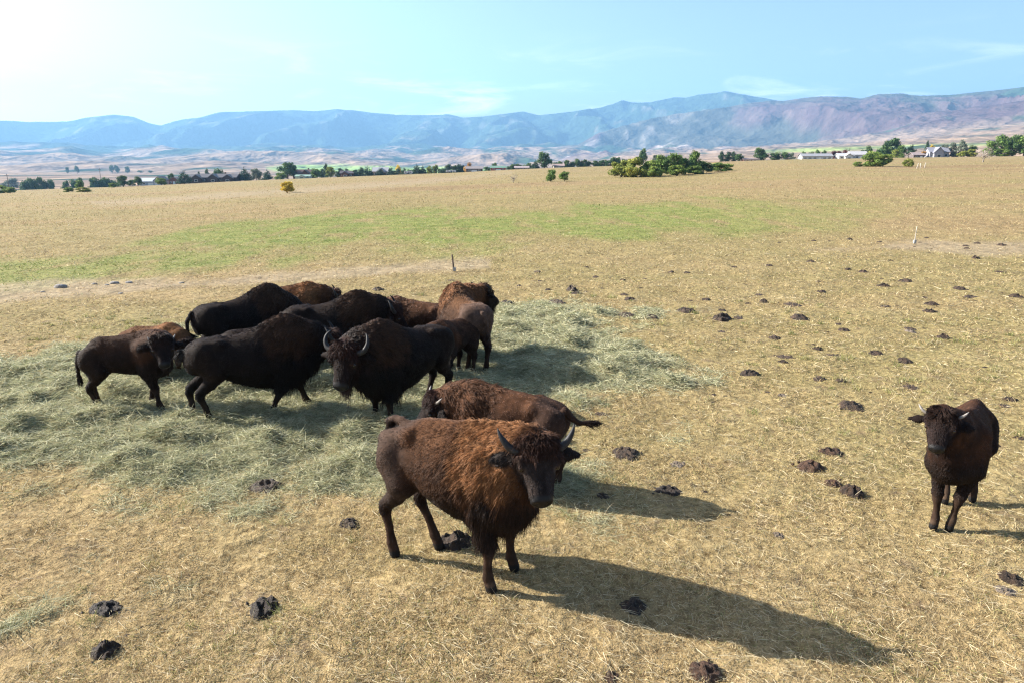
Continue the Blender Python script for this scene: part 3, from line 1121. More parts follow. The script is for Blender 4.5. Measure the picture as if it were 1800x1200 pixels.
def horn_mat():
    m, nt, out = new_mat('bison_horn')
    a = attrn(nt, 'col')
    tc = N(nt, 'ShaderNodeTexCoord')
    n = noisen(nt, tc.outputs['Object'], 60, 3, .6)
    c = mixc(nt, 1.0, a.outputs['Color'], rampn(nt, n, [(.3, (.6, .6, .6)), (.7, (1.2, 1.2, 1.2))]), 'MULTIPLY')
    bsdf(nt, out, c, .55, .25)
    return m


M_FUR, M_HIDE, M_HORN = fur_mat(), skin_mat(), horn_mat()
M_EYE = simple_mat('bison_eye', (.012, .008, .006), .08, .6, 0)

HORNS = {
    'curved': ([(.05, .13, .02), (.045, .205, .02), (.01, .265, .03), (-.06, .295, .045), (-.13, .285, .055), (-.19, .25, .05)], [.036, .034, .030, .024, .015, .004]),
    'wide': ([(.06, .14, .03), (.045, .20, .03), (.01, .25, .04), (-.045, .292, .06), (-.095, .318, .07), (-.14, .33, .075)], [.036, .034, .030, .023, .014, .004]),
    'spike': ([(.04, .13, .04), (.02, .19, .045), (-.01, .235, .055), (-.045, .265, .065), (-.075, .285, .07)], [.026, .023, .018, .012, .003]),
    'bud': ([(.04, .13, .04), (.01, .18, .05), (-.02, .205, .06), (-.05, .215, .07)], [.02, .017, .012, .003]),
}


def add_fur(b, v, q, root, rng):
    n = b.hairs if not DBG else b.hairs // 4
    a, c_, d_ = v[q[:, 0]], v[q[:, 1]], v[q[:, 2]]
    e_ = v[q[:, 3]]
    nrm = np.cross(d_ - a, e_ - c_)
    ar = np.linalg.norm(nrm, axis=1)
    nrm = nrm / (ar[:, None] + 1e-12)
    ctr = (a + c_ + d_ + e_) / 4
    dens = 1.0 * ar
    _, Lc, _, _, _, _ = coat(b, ctr, nrm)
    dens = dens * (Lc > .004) * np.where(Lc < .014, 1.3, 1) * np.clip(Lc / .02, .6, 1.6)
    fi = rng.choice(len(q), n, p=dens / dens.sum())
    u, w = rng.random((n, 1)), rng.random((n, 1))
    P = (a[fi] * (1 - u) + c_[fi] * u) * (1 - w) + (e_[fi] * (1 - u) + d_[fi] * u) * w
    # smooth normals
    vn = np.zeros_like(v)
    for k in range(4):
        for ax in range(3):
            vn[:, ax] += np.bincount(q[:, k], nrm[:, ax] * ar, len(v))
    vn /= np.linalg.norm(vn, axis=1)[:, None] + 1e-12
    Nn = (vn[q[fi, 0]] * (1 - u) + vn[q[fi, 1]] * u) * (1 - w) + (vn[q[fi, 3]] * (1 - u) + vn[q[fi, 2]] * u) * w
    C, L, D, curl, hoof, muz = coat(b, P, Nn)
    L = L * (.6 + .6 * rng.random(n)) * np.where(rng.random(n) < .07, 1.9, 1.0)
    D = D - e1((D * Nn).sum(1) * .85) * Nn
    D /= np.linalg.norm(D, axis=1)[:, None] + 1e-9
    K = 16.0
    W = np.stack([noise3(P[:, 0] * K + i * 31, P[:, 1] * K + i * 17, P[:, 2] * K) for i in range(3)], 1)
    W2 = np.stack([noise3(P[:, 0] * 45 + i * 31, P[:, 1] * 45 + i * 17, P[:, 2] * 45) for i in range(3)], 1)
    dir0 = Nn * .55 + D * .85 + (W * 1.1 + W2 * .8) * e1(curl) + rng.normal(size=(n, 3)) * .14
    dir0 /= np.linalg.norm(dir0, axis=1)[:, None]
    dir1 = Nn * .12 + D * 1.0 + (W * 1.3 + W2 * 1.1) * e1(curl) + rng.normal(size=(n, 3)) * .16 + np.array([0, 0, -.35]) * e1(np.clip(L / .06, 0, 2))
    dir1 /= np.linalg.norm(dir1, axis=1)[:, None]
    k = 4
    t = np.linspace(0, 1, k)[None, :, None]
    l = L[:, None, None]
    pts = P[:, None, :] - Nn[:, None, :] * .003 + l * (dir0[:, None, :] * (t - t * t * .5) + dir1[:, None, :] * (t * t * .5)) * 1.0
    pts[..., 2] = np.maximum(pts[..., 2], .012)
    hc = bpy.data.hair_curves.new('fur')
    hc.add_curves([k] * n)
    hc.attributes['position'].data.foreach_set('vector', np.ascontiguousarray(pts, np.float32).ravel()) if 'position' in hc.attributes else hc.position_data.foreach_set('vector', np.ascontiguousarray(pts, np.float32).ravel())
    base = .0021 * b.hairw
    rad = (base * np.array([1.0, .85, .6, .2]))[None, :] * (.75 + .5 * rng.random((n, 1)))
    ra = hc.attributes.get('radius') or hc.attributes.new('radius', 'FLOAT', 'POINT')
    ra.data.foreach_set('value', np.ascontiguousarray(rad, np.float32).ravel())
    ca = hc.attributes.new('col', 'FLOAT_COLOR', 'CURVE')
    cc = np.ones((n, 4), np.float32)
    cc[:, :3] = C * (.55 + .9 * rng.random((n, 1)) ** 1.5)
    ca.data.foreach_set('color', cc.ravel())
    hc.materials.append(M_FUR)
    o = bpy.data.objects.new('fur', hc)
    COL.objects.link(o)
    o.parent = root
    return o


def make_bison(label, group, cat='bison', name='bison', seed=1, **k):
    b = Bison(**k)
    rng = np.random.default_rng(seed)
    root = bpy.data.objects.new(name, None)
    COL.objects.link(root)
    root.empty_display_size = .3
    x, y = b.loc
    root.location = (x, y, 0.01 + b.__dict__.get('dz', 0))
    root.rotation_euler = (0, 0, math.radians(b.yaw))
    tag(root, label, cat, group)
    v, q = b.surface()
    v = smooth_mesh(v, q, 2)
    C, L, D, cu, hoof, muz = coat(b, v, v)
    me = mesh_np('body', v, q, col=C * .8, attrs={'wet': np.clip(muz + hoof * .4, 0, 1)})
    link('body', me, M_HIDE, root)
    for sgn in (1, -1):
        ev, ef = uv_ball(.027 * b.hs, 12, 8)
        o = link('eye', mesh_mix('eye', ev, ef), M_EYE, root)
        o.location = b.hp(.20, sgn * .151, .006)
        if b.horn:
            pts, rad = HORNS[b.horn]
            pts = np.array(pts) * [1, sgn, 1]
            W = np.array([b.hp(*p) for p in pts])
            tt = np.linspace(0, len(W) - 1, 22)
            W = np.stack([catmull(np.arange(len(W)), W[:, i], tt) for i in range(3)], 1)
            rr = np.interp(tt, np.arange(len(rad)), rad) * b.hs * (1.06 if b.horn in ('wide', 'curved') else 1)
            hv, hf = tube(W, rr, 10)
            u = np.concatenate([np.repeat(np.linspace(0, 1, 22), 10), [0, 1]])
            hcol = lerp(np.array([.034, .031, .029]), np.array([.020, .019, .019]), e1(sstep(.1, .7, u)))
            if b.horn in ('spike', 'bud'):
                hcol = lerp(np.array([.14, .12, .10]), np.array([.30, .27, .24]), e1(sstep(.2, .8, u)))
            link('horn', mesh_mix('horn', hv, hf, col=hcol), M_HORN, root)
    add_fur(b, v, q, root, rng)
    return root


def uv_ball(r, n=12, m=8):
    v, f = [], []
    for i in range(m + 1):
        p = math.pi * i / m
        for j in range(n):
            a = 2 * math.pi * j / n
            v.append((r * math.sin(p) * math.cos(a), r * math.sin(p) * math.sin(a), r * math.cos(p)))
    for i in range(m):
        for j in range(n):
            k = (j + 1) % n
            f.append((i * n + j, (i + 1) * n + j, (i + 1) * n + k, i * n + k))
    return np.array(v), np.array(f)


HERD = 'bison herd feeding on the strewn hay'
ALL = [
 dict(label='rust brown bison with wide pointed horns facing the camera in front of the herd', seed=11, kind='young', vox=.0125, hairs=210000, pal='rust', horn='wide',
      loc=(-.47, 6.14), yaw=-30, sz=1.03, sx=.93, hs=1.0, head=(.84, -.10, 1.475), hyaw=-50, hpitch=56, hroll=0, bend=-.12,
      hl=(.28, 0), hr=(-.02, 0), fl=(.03, .06), fr=(.03, -.02), belly=.0,
      tailw=1.0, tail=[(-.66, 0, 1.30), (-.76, .02, 1.325), (-.86, .04, 1.325), (-.945, .06, 1.29), (-.965, .08, 1.235), (-.92, .09, 1.20)]),
 dict(label='young reddish bison with short pale horns directly behind the rust brown one', seed=12, kind='young', vox=.017, hairs=45000, pal='brown', horn='spike',
      loc=(-.10, 7.95), yaw=160, sz=.84, sx=.82, hs=.92, head=(.80, .14, 1.04), hyaw=40, hpitch=50, bend=.15, hairw=1.2,
      tail=[(-.92, 0, 1.25), (-1.02, -.02, 1.13), (-1.10, -.06, 1.06), (-1.22, -.12, 1.05), (-1.3, -.14, 1.06)]),
 dict(label='dark brown calf with short pale horns walking alone on the bare pasture', seed=13, kind='calf', vox=.0145, wf=.66, hairs=90000, pal='calf', horn='spike',
      loc=(4.90, 7.16), yaw=-127, sz=.87, sx=.80, hs=.76, head=(.70, -.21, 1.34), hyaw=2, hpitch=54, bend=-.30, hl=(.05, 0), hr=(.30, 0), fl=(.03, -.09), fr=(.10, .03), hairw=1.2),
 dict(label='dark calf at the left end of the herd with its head turned to the camera', seed=14, kind='calf', vox=.02, hairs=26000, pal='calf', horn='bud',
      loc=(-5.97, 10.72), yaw=12, sz=.83, sx=.72, hs=.88, wf=.88, head=(.56, -.27, 1.15), hyaw=-76, hpitch=52, hairw=1.7, bend=-.25, hl=(-.04, 0), hr=(.05, 0), fl=(-.1, 0), fr=(.1, 0)),
 dict(label='small tawny calf half hidden behind the dark calf at the left end', seed=15, kind='calf', vox=.022, hairs=16000, pal='tawny', horn=None,
      loc=(-6.38, 12.35), yaw=-12, sz=.66, sx=.66, hs=.72, head=(.70, -.12, .74), hyaw=-35, hpitch=70, hairw=1.9),
 dict(label='large dark bison in side view at the left front, tail raised', seed=16, kind='cow', vox=.02, hairs=36000, pal='dark', horn='curved',
      loc=(-3.86, 10.38), yaw=24, sz=1.0, sx=1.03, hs=1.0, head=(1.10, -.10, 1.17), hyaw=-14, hpitch=58, hairw=1.7, hr=(.05, 0), hl=(-.18, 0), fl=(.28, 0), fr=(-.28, 0), belly=.04,
      tailw=.75, tail=[(-.95, 0, 1.12), (-1.0, .0, 1.13), (-1.03, 0, 1.11)]),
 dict(label='big dark bearded bison in the middle of the herd facing the camera with curved horns', seed=17, kind='cow', vox=.018, hairs=52000, pal='dark', horn='curved',
      loc=(-1.66, 10.32), yaw=-130, sz=1.03, sx=1.0, hs=1.15, head=(.95, -.05, 1.27), hyaw=20, hpitch=62, hairw=1.7, bend=.05, belly=.05,
      hl=(.05, 0), hr=(.1, 0)),
 dict(label='dark bison with curly grey tail end standing at the back left of the herd', seed=18, kind='cow', vox=.024, hairs=24000, pal='dark', horn='curved',
      loc=(-5.0, 13.1), yaw=40, sz=1.0, sx=1.0, hs=1.0, head=(1.08, 0, .95), hyaw=10, hpitch=65, hairw=2.1,
      tail=[(-.97, 0, 1.16), (-1.06, .0, 1.02), (-1.07, 0, .86), (-1.03, 0, .74), (-.98, -.02, .74)]),
 dict(label='rusty brown bison at the very back, only its back and horned head showing', seed=19, kind='young', vox=.026, hairs=20000, pal='rust', horn='curved',
      loc=(-4.55, 14.5), yaw=5, sz=.92, sx=.74, hs=.85, head=(.86, 0, 1.14), hyaw=10, hpitch=60, hairw=2.3),
 dict(label='long dark bison behind the bearded one, pale curved horn on its lowered head', seed=20, kind='cow', vox=.024, hairs=26000, pal='dark', horn='curved',
      loc=(-3.28, 12.9), yaw=10, sz=.96, sx=.98, hs=1.05, head=(1.06, -.05, 1.14), hyaw=-5, hpitch=58, hairw=2.1),
 dict(label='brown bison with hidden head standing between two larger animals at the back', seed=21, kind='young', vox=.026, hairs=18000, pal='brown', horn=None,
      loc=(-1.90, 13.7), yaw=172, sz=.80, sx=.84, hs=.9, head=(.86, 0, .9), hyaw=0, hpitch=60, hairw=2.2),
 dict(label='tall brown bison seen from behind with its horned head turned right', seed=22, kind='cow', vox=.021, hairs=34000, pal='rear', horn='curved',
      loc=(-.95, 13.2), yaw=118, sz=1.0, sx=.88, hs=.95, head=(.64, -.74, 1.30), hyaw=-80, hpitch=36, hairw=2.0, bend=-.35,
      hr=(.0, 0), hl=(.1, 0), tail=[(-.97, 0, 1.16), (-1.03, -.03, 1.05), (-1.04, -.06, .85), (-1.03, -.07, .72)]),
 dict(label='brown calf with its head behind the bearded bison', seed=23, kind='calf', vox=.021, hairs=24000, pal='calf', horn=None,
      loc=(-1.10, 12.15), yaw=-122, sz=.76, sx=.62, hs=.78, head=(.48, -.12, .96), hyaw=-55, hpitch=55, hairw=1.9, bend=-.2),
 dict(label='dark calf almost hidden between the large side view bison and the curly tailed one', seed=24, kind='calf', vox=.026, hairs=12000, pal='dark', horn=None,
      loc=(-4.40, 11.9), yaw=20, sz=.72, sx=.7, hs=.72, head=(.66, 0, .7), hyaw=0, hpitch=60, hairw=2.2),
]
for a in ALL:
    lab = a.pop('label')
    make_bison(lab, HERD, **a)
# ---------------------------------------------------------------- grass, straw and hay
M_BLADE = leafy_mat('grass_blade', trans=.30, rough=.75, spec=.12)


def blades(name, xy, z0, length, width, az, lift, bendv, col):
    """bent three-point blades: each is two quads. lift = angle above the ground"""
    n = len(xy)
    d0 = np.stack([np.cos(az) * np.cos(lift), np.sin(az) * np.cos(lift), np.sin(lift)], 1)
    l2 = np.maximum(lift - bendv, -.15)
    d1 = np.stack([np.cos(az + .35 * bendv) * np.cos(l2), np.sin(az + .35 * bendv) * np.cos(l2), np.sin(l2)], 1)
    a = np.concatenate([xy, z0[:, None]], 1)
    b = a + d0 * (length * .5)[:, None]
    c = b + d1 * (length * .5)[:, None]
    rnd = RNG.normal(size=(n, 3)) * .6
    rnd[:, 2] += .25
    s = np.cross(d0, rnd)
    s /= np.linalg.norm(s, axis=1)[:, None] + 1e-9
    w = (s * (width * .5)[:, None])
    V = np.stack([a - w, a + w, b - w * .9, b + w * .9, c - w * .25, c + w * .25], 1).reshape(-1, 3)
    i = (np.arange(n) * 6)[:, None]
    F = np.concatenate([i + np.array([[0, 1, 3, 2]]), i + np.array([[2, 3, 5, 4]])], 1).reshape(-1, 4)
    C = np.repeat(col, 6, 0)
    return mesh_np(name, V, F, smooth=False, col=C)


def scatter_fan(n, r0, r1, p=1.35, half=41):
    """points of a fan ahead of the drone, thinning out with distance"""
    u = RNG.random(n)
    k = 2 - p * 1.0 - .35
    k = 1 - p
    r = (r0 ** k + u * (r1 ** k - r0 ** k)) ** (1 / k)
    a = np.radians(RNG.uniform(-half, half, n))
    return np.stack([r * np.sin(a), r * np.cos(a)], 1), r


def grass():
    q = 1 if not DBG else .3
    # cropped dry turf
    n = int(430000 * q)
    xy, r = scatter_fan(n, 4.2, 75, 1.55)
    x, y = xy.T
    hay, g, b = masks(x, y)
    cl = fbm2(x * .9, y * .9, 3, .44)
    keep = (RNG.random(n) < (1 - .8 * hay) * (1 - .75 * b) * np.clip(.75 + .6 * cl, .25, 1))
    xy, r, hay, g, cl = xy[keep], r[keep], hay[keep], g[keep], cl[keep]
    x, y = xy.T
    n = len(xy)
    z = ground_z(x, y) + micro_z(x, y, hay) - .004
    sc = np.clip(r / 7, .8, 6)
    L = (.025 + .045 * RNG.random(n)) * (1 + .5 * np.clip(cl, -.5, 1)) * sc ** .42
    W = np.clip(.0037 * sc, .0035, .017) * (.7 + .6 * RNG.random(n))
    pal = np.array([(.51, .405, .225), (.425, .32, .162), (.32, .225, .11), (.58, .485, .31), (.165, .11, .06), (.335, .30, .125), (.19, .21, .07), (.13, .18, .042)])
    pn = fbm2(x * .55, y * .55, 3, .21)
    pr = np.stack([.24 + 0 * x, .24 + 0 * x, .14 - .1 * pn, .09 + .05 * pn, .15 + 0 * x, .06 + .06 * pn, .02 + .14 * np.clip(pn - .15, 0, 1), 0 * x], 1)
    gp = np.zeros_like(pr)
    gp[:, [5, 6, 7, 0, 3]] = [.18, .38, .36, .05, .03]
    pr = np.clip(lerp(pr, gp, e1(np.clip(g * 1.0, 0, .9))), .001, 1)
    pr /= pr.sum(1)[:, None]
    ci = (RNG.random((n, 1)) > np.cumsum(pr, 1)).sum(1).clip(0, 7)
    C = pal[ci] * (.75 + .5 * RNG.random((n, 1)))
    lift = np.abs(RNG.normal(.35, .45, n)).clip(0, 1.4)
    lift = np.where(ci >= 5, np.maximum(lift, .5), lift)
    me = blades('dry_grass', xy, z, L, W, RNG.uniform(0, 6.28, n), lift, np.abs(RNG.normal(.3, .3, n)), C)
    o = link('dry_grass', me, M_BLADE)
    tag(o, 'short cropped dry grass blades covering the pasture', 'grass', kind='stuff')
    # rooted tufts, olive and bleached
    nt_ = 900
    ta, tr = RNG.uniform(-.68, .68, nt_), np.sqrt(RNG.uniform(4.5 ** 2, 21 ** 2, nt_))
    tx, ty = tr * np.sin(ta), tr * np.cos(ta)
    ok = (fbm2(tx * .45, ty * .45, 3, .81) > .05) & (masks(tx, ty)[0] < .4)
    tx, ty = tx[ok], ty[ok]
    k = 34
    n = len(tx) * k
    ti = np.repeat(np.arange(len(tx)), k)
    sz = RNG.uniform(.5, 1.3, len(tx))[ti]
    xy = np.stack([tx[ti], ty[ti]], 1) + RNG.normal(size=(n, 2)) * (.055 * sz)[:, None]
    x, y = xy.T
    z = ground_z(x, y) + micro_z(x, y, masks(x, y)[0]) - .005
    tp = np.array([(.30, .285, .11), (.42, .36, .18), (.20, .22, .075), (.50, .42, .26)])
    C = tp[np.where(RNG.random(n) < .6, RNG.integers(0, 4, len(tx))[ti], RNG.integers(0, 4, n))] * (.7 + .5 * RNG.random((n, 1)))
    me = blades('grass_tufts', xy, z, RNG.uniform(.05, .13, n) * sz, np.clip(.0036 * np.hypot(x, y) / 7, .0034, .01), RNG.uniform(0, 6.28, n), RNG.uniform(.6, 1.5, n), np.abs(RNG.normal(.4, .3, n)), C)
    tag(link('grass_tufts', me, M_BLADE), 'rooted olive and bleached grass tufts in the near pasture', 'grass', kind='stuff')
    # loose pale straws
    n = int(15000 * q)
    xy, r = scatter_fan(n, 4.2, 40, 2.1)
    x, y = xy.T
    hay, g, b = masks(x, y)
    z = ground_z(x, y) + micro_z(x, y, hay) + .012 + .02 * RNG.random(n)
    sc = np.clip(r / 7, .8, 6)
    L = (.05 + .12 * RNG.random(n) ** 2) * sc ** .3
    W = np.clip(.0033 * sc, .003, .016) * (.8 + .5 * RNG.random(n))
    C = np.array([.58, .50, .335]) * (.65 + .5 * RNG.random((n, 1))) * np.array([1, 1, 1])
    up = RNG.random(n) < .10
    lift = np.where(up, RNG.uniform(.5, 1.4, n), np.abs(RNG.normal(.05, .10, n)))
    az = np.where(RNG.random(n) < .5, RNG.normal(-.75, .5, n), RNG.uniform(0, 6.28, n))
    me = blades('loose_straw', xy, z, L, W, az, lift, RNG.normal(.1, .25, n).clip(-.1, 1), C)
    tag(link('loose_straw', me, M_BLADE), 'loose pale straws lying across the dry grass', 'straw', kind='stuff')
    # hay
    n = int(420000 * q)
    P = []
    lo, hi = HAY.min(0) - 1, HAY.max(0) + 1
    while sum(map(len, P)) < n:
        xy, r = scatter_fan(400000, 6.5, 24, 1.35)
        hay, _, _ = masks(*xy.T)
        ck = fbm2(xy[:, 0] * 2.2, xy[:, 1] * 2.2, 3, .55)
        P.append(xy[RNG.random(len(xy)) < hay ** 1.3 * np.clip(.62 + .9 * ck, .1, 1) + .012 * (hay > .0)])
    xy = np.concatenate(P)[:n]
    x, y = xy.T
    r = np.hypot(x, y)
    hay, _, _ = masks(x, y)
    z = ground_z(x, y) + micro_z(x, y, hay) + np.abs(RNG.normal(0, .035, n)) * hay
    sc = np.clip(r / 8, .8, 4)
    L = RNG.uniform(.06, .20, n) * sc ** .3
    W = .0044 * sc * (.7 + .7 * RNG.random(n))
    pal = np.array([(.46, .445, .28), (.37, .37, .215), (.54, .515, .34), (.24, .255, .135), (.62, .585, .40), (.35, .295, .165)])
    C = pal[RNG.choice(6, n, p=[.26, .20, .18, .16, .08, .12])] * (.7 + .5 * RNG.random((n, 1)))
    cl = fbm2(x * 1.9, y * 1.9, 2, .31)
    az = RNG.uniform(0, 6.28, n)
    lift = np.abs(RNG.normal(.12, .28, n)).clip(0, 1.3)
    me = blades('hay', xy, z, L, W, az, lift, RNG.normal(.35, .5, n).clip(-.2, 1.4), C)
    tag(link('hay', me, M_BLADE), 'pale green hay strewn in low heaps around the bison herd', 'hay', kind='stuff')
    # taller bleached and rusty grass of the far pasture
    n = int(130000 * q)
    xy, r = scatter_fan(n, 26, 380, 1.25, 42)
    x, y = xy.T
    hay, g, b = masks(x, y)
    cl = fbm2(x * .12, y * .05, 4, .64)
    cl2 = fbm2(x * .5, y * .2, 3, .14)
    far = sstep(28, 75, r)
    keep = RNG.random(n) < np.clip(.12 + .55 * far + .5 * cl + .35 * cl2, 0, 1) * (1 - .55 * g * (cl2 < .1)) * (1 - .6 * b)
    xy, r, g, cl, cl2, far = xy[keep], r[keep], g[keep], cl[keep], cl2[keep], far[keep]
    x, y = xy.T
    n = len(xy)
    z = ground_z(x, y) - .01
    L = (.05 + .17 * far * RNG.random(n)) * np.clip(1 + .7 * cl2, .4, 2)
    W = np.clip(r * .0005, .008, .12) * (.6 + .7 * RNG.random(n))
    pal = np.array([(.37, .30, .155), (.325, .25, .125), (.40, .335, .19), (.27, .195, .105), (.27, .25, .098), (.115, .185, .035)])
    pr = np.stack([.30 + 0 * x, .26 + 0 * x, .20 + .1 * cl, .16 - .12 * cl, .06 + .05 * cl, .02 + 0 * x], 1)
    gp = np.zeros_like(pr)
    gp[:, [5, 4, 0]] = [.62, .28, .10]
    pr = np.clip(lerp(pr, gp, e1(np.clip(g, 0, .95))), .002, 1)
    pr /= pr.sum(1)[:, None]
    ci = (RNG.random((n, 1)) > np.cumsum(pr, 1)).sum(1).clip(0, 5)
    C = pal[ci] * (.75 + .45 * RNG.random((n, 1)))
    L = np.where(ci == 5, L * .7, L)
    me = blades('tall_grass', xy, z, L, W, RNG.uniform(0, 6.28, n), RNG.normal(1.1, .3, n).clip(.4, 1.5), np.abs(RNG.normal(.5, .3, n)), C)
    tag(link('tall_grass', me, M_BLADE), 'taller bleached grass tufts on the far pasture', 'grass', kind='stuff')


grass()
# ---------------------------------------------------------------- dung, stakes, stones on the pasture
def dung_proto(seed, flatn=1.0, lumps=1.0, col=(.028, .018, .012), col2=(.075, .046, .028)):
    rng = np.random.default_rng(seed)
    n, m = 40, 16
    v = []
    for i in range(m + 1):
        t = i / m
        for j in range(n):
            a = 2 * math.pi * j / n
            R = .5 * (1 + .22 * noise3(math.cos(a) * 1.4 + seed, math.sin(a) * 1.4, .3) + .10 * noise3(math.cos(a) * 4 + seed, math.sin(a) * 4, .9))
            r = R * t
            x, y = r * math.cos(a), r * math.sin(a)
            v.append((x, y, 0))
    v = np.array(v)
    x, y = v[:, 0], v[:, 1]
    t = np.repeat(np.linspace(0, 1, m + 1), n)
    dome = np.clip(1 - t ** 2.2, 0, 1) ** .7
    rd = ridge2(x * 2.4 + seed, y * 3.2, 3, (seed % 7) / 9, .4) / 1.4
    h = .20 * flatn * dome * (.55 + .55 * rd * lumps) + .035 * fbm2(x * 7 + seed, y * 7, 3, .2) * dome ** .3
    v[:, 2] = h - .05 * t ** 6
    v[:, 0] += .03 * noise2(x * 9, y * 9 + seed, .5)
    v[:, 1] += .03 * noise2(x * 9 + 4, y * 9 + seed, .8)
    f = []
    for i in range(m):
        for j in range(n):
            k = (j + 1) % n
            f.append((i * n + j, (i + 1) * n + j, (i + 1) * n + k, i * n + k))
    parts = [(v, np.array(f))]
    cv = lerp(np.array(col), np.array(col2), e1(np.clip(.5 + .9 * fbm2(x * 5, y * 5 + seed, 3, .4), 0, 1)))
    cs = [cv]
    for _ in range(rng.integers(3, 7)):   # crumbs broken off the edge
        a, r, s = rng.uniform(0, 6.28), rng.uniform(.45, .66), rng.uniform(.025, .06)
        bv, bf = uv_ball(s, 8, 6)
        bv = bv * (1 + .3 * rng.normal(size=(len(bv), 1))) * [1.2, 1, .7] + [r * math.cos(a), r * math.sin(a), s * .3]
        parts.append((bv, bf))
        cs.append(np.repeat([np.array(col) * 1.3], len(bv), 0))
    v, f = join(parts)
    return mesh_np('dung', v, f, col=np.concatenate(cs))


def dung_mat():
    m, nt, out = new_mat('dung')
    a = attrn(nt, 'col')
    tc = N(nt, 'ShaderNodeTexCoord')
    n = noisen(nt, tc.outputs['Object'], 16, 5, .7)
    c = mixc(nt, 1.0, a.outputs['Color'], rampn(nt, n, [(.3, (.5, .5, .5)), (.7, (1.5, 1.45, 1.4))]), 'MULTIPLY')
    bp = N(nt, 'ShaderNodeBump', i_Strength=1.0, i_Distance=.06)
    nt.links.new(n, bp.inputs['Height'])
    bsdf(nt, out, c, .62, .35, bp.outputs[0])
    return m


M_DUNG = dung_mat()
DP = {
    'fresh': [dung_proto(1, 1.0, 1.1, (.016, .011, .009), (.04, .026, .018)), dung_proto(5, 1.15, 1.3, (.018, .012, .009), (.05, .032, .020))],
    'pile': [dung_proto(s, 1.05, 1.2) for s in (2, 3, 8)],
    'flat': [dung_proto(s, .45, 1.0, (.04, .027, .018), (.10, .064, .04)) for s in (4, 6)],
    'tall': [dung_proto(7, 2.1, .9), dung_proto(10, 1.8, 1.1)],
    'red': [dung_proto(9, 1.2, 1.2, (.055, .028, .017), (.11, .06, .036)), dung_proto(12, .95, 1.3, (.05, .026, .016), (.10, .055, .033))],
    'pale': [dung_proto(11, .8, 1.2, (.16, .125, .095), (.26, .21, .165))],
}
for L_ in DP.values():
    for me_ in L_:
        me_.materials.append(M_DUNG)
DGROUP = 'dung piles on the dry pasture'
FAR_L = 'small dark dung pile on the open pasture right of the hay, far off'
MID_L = 'dark dung clump on the dry grass right of the hay strewn ground'
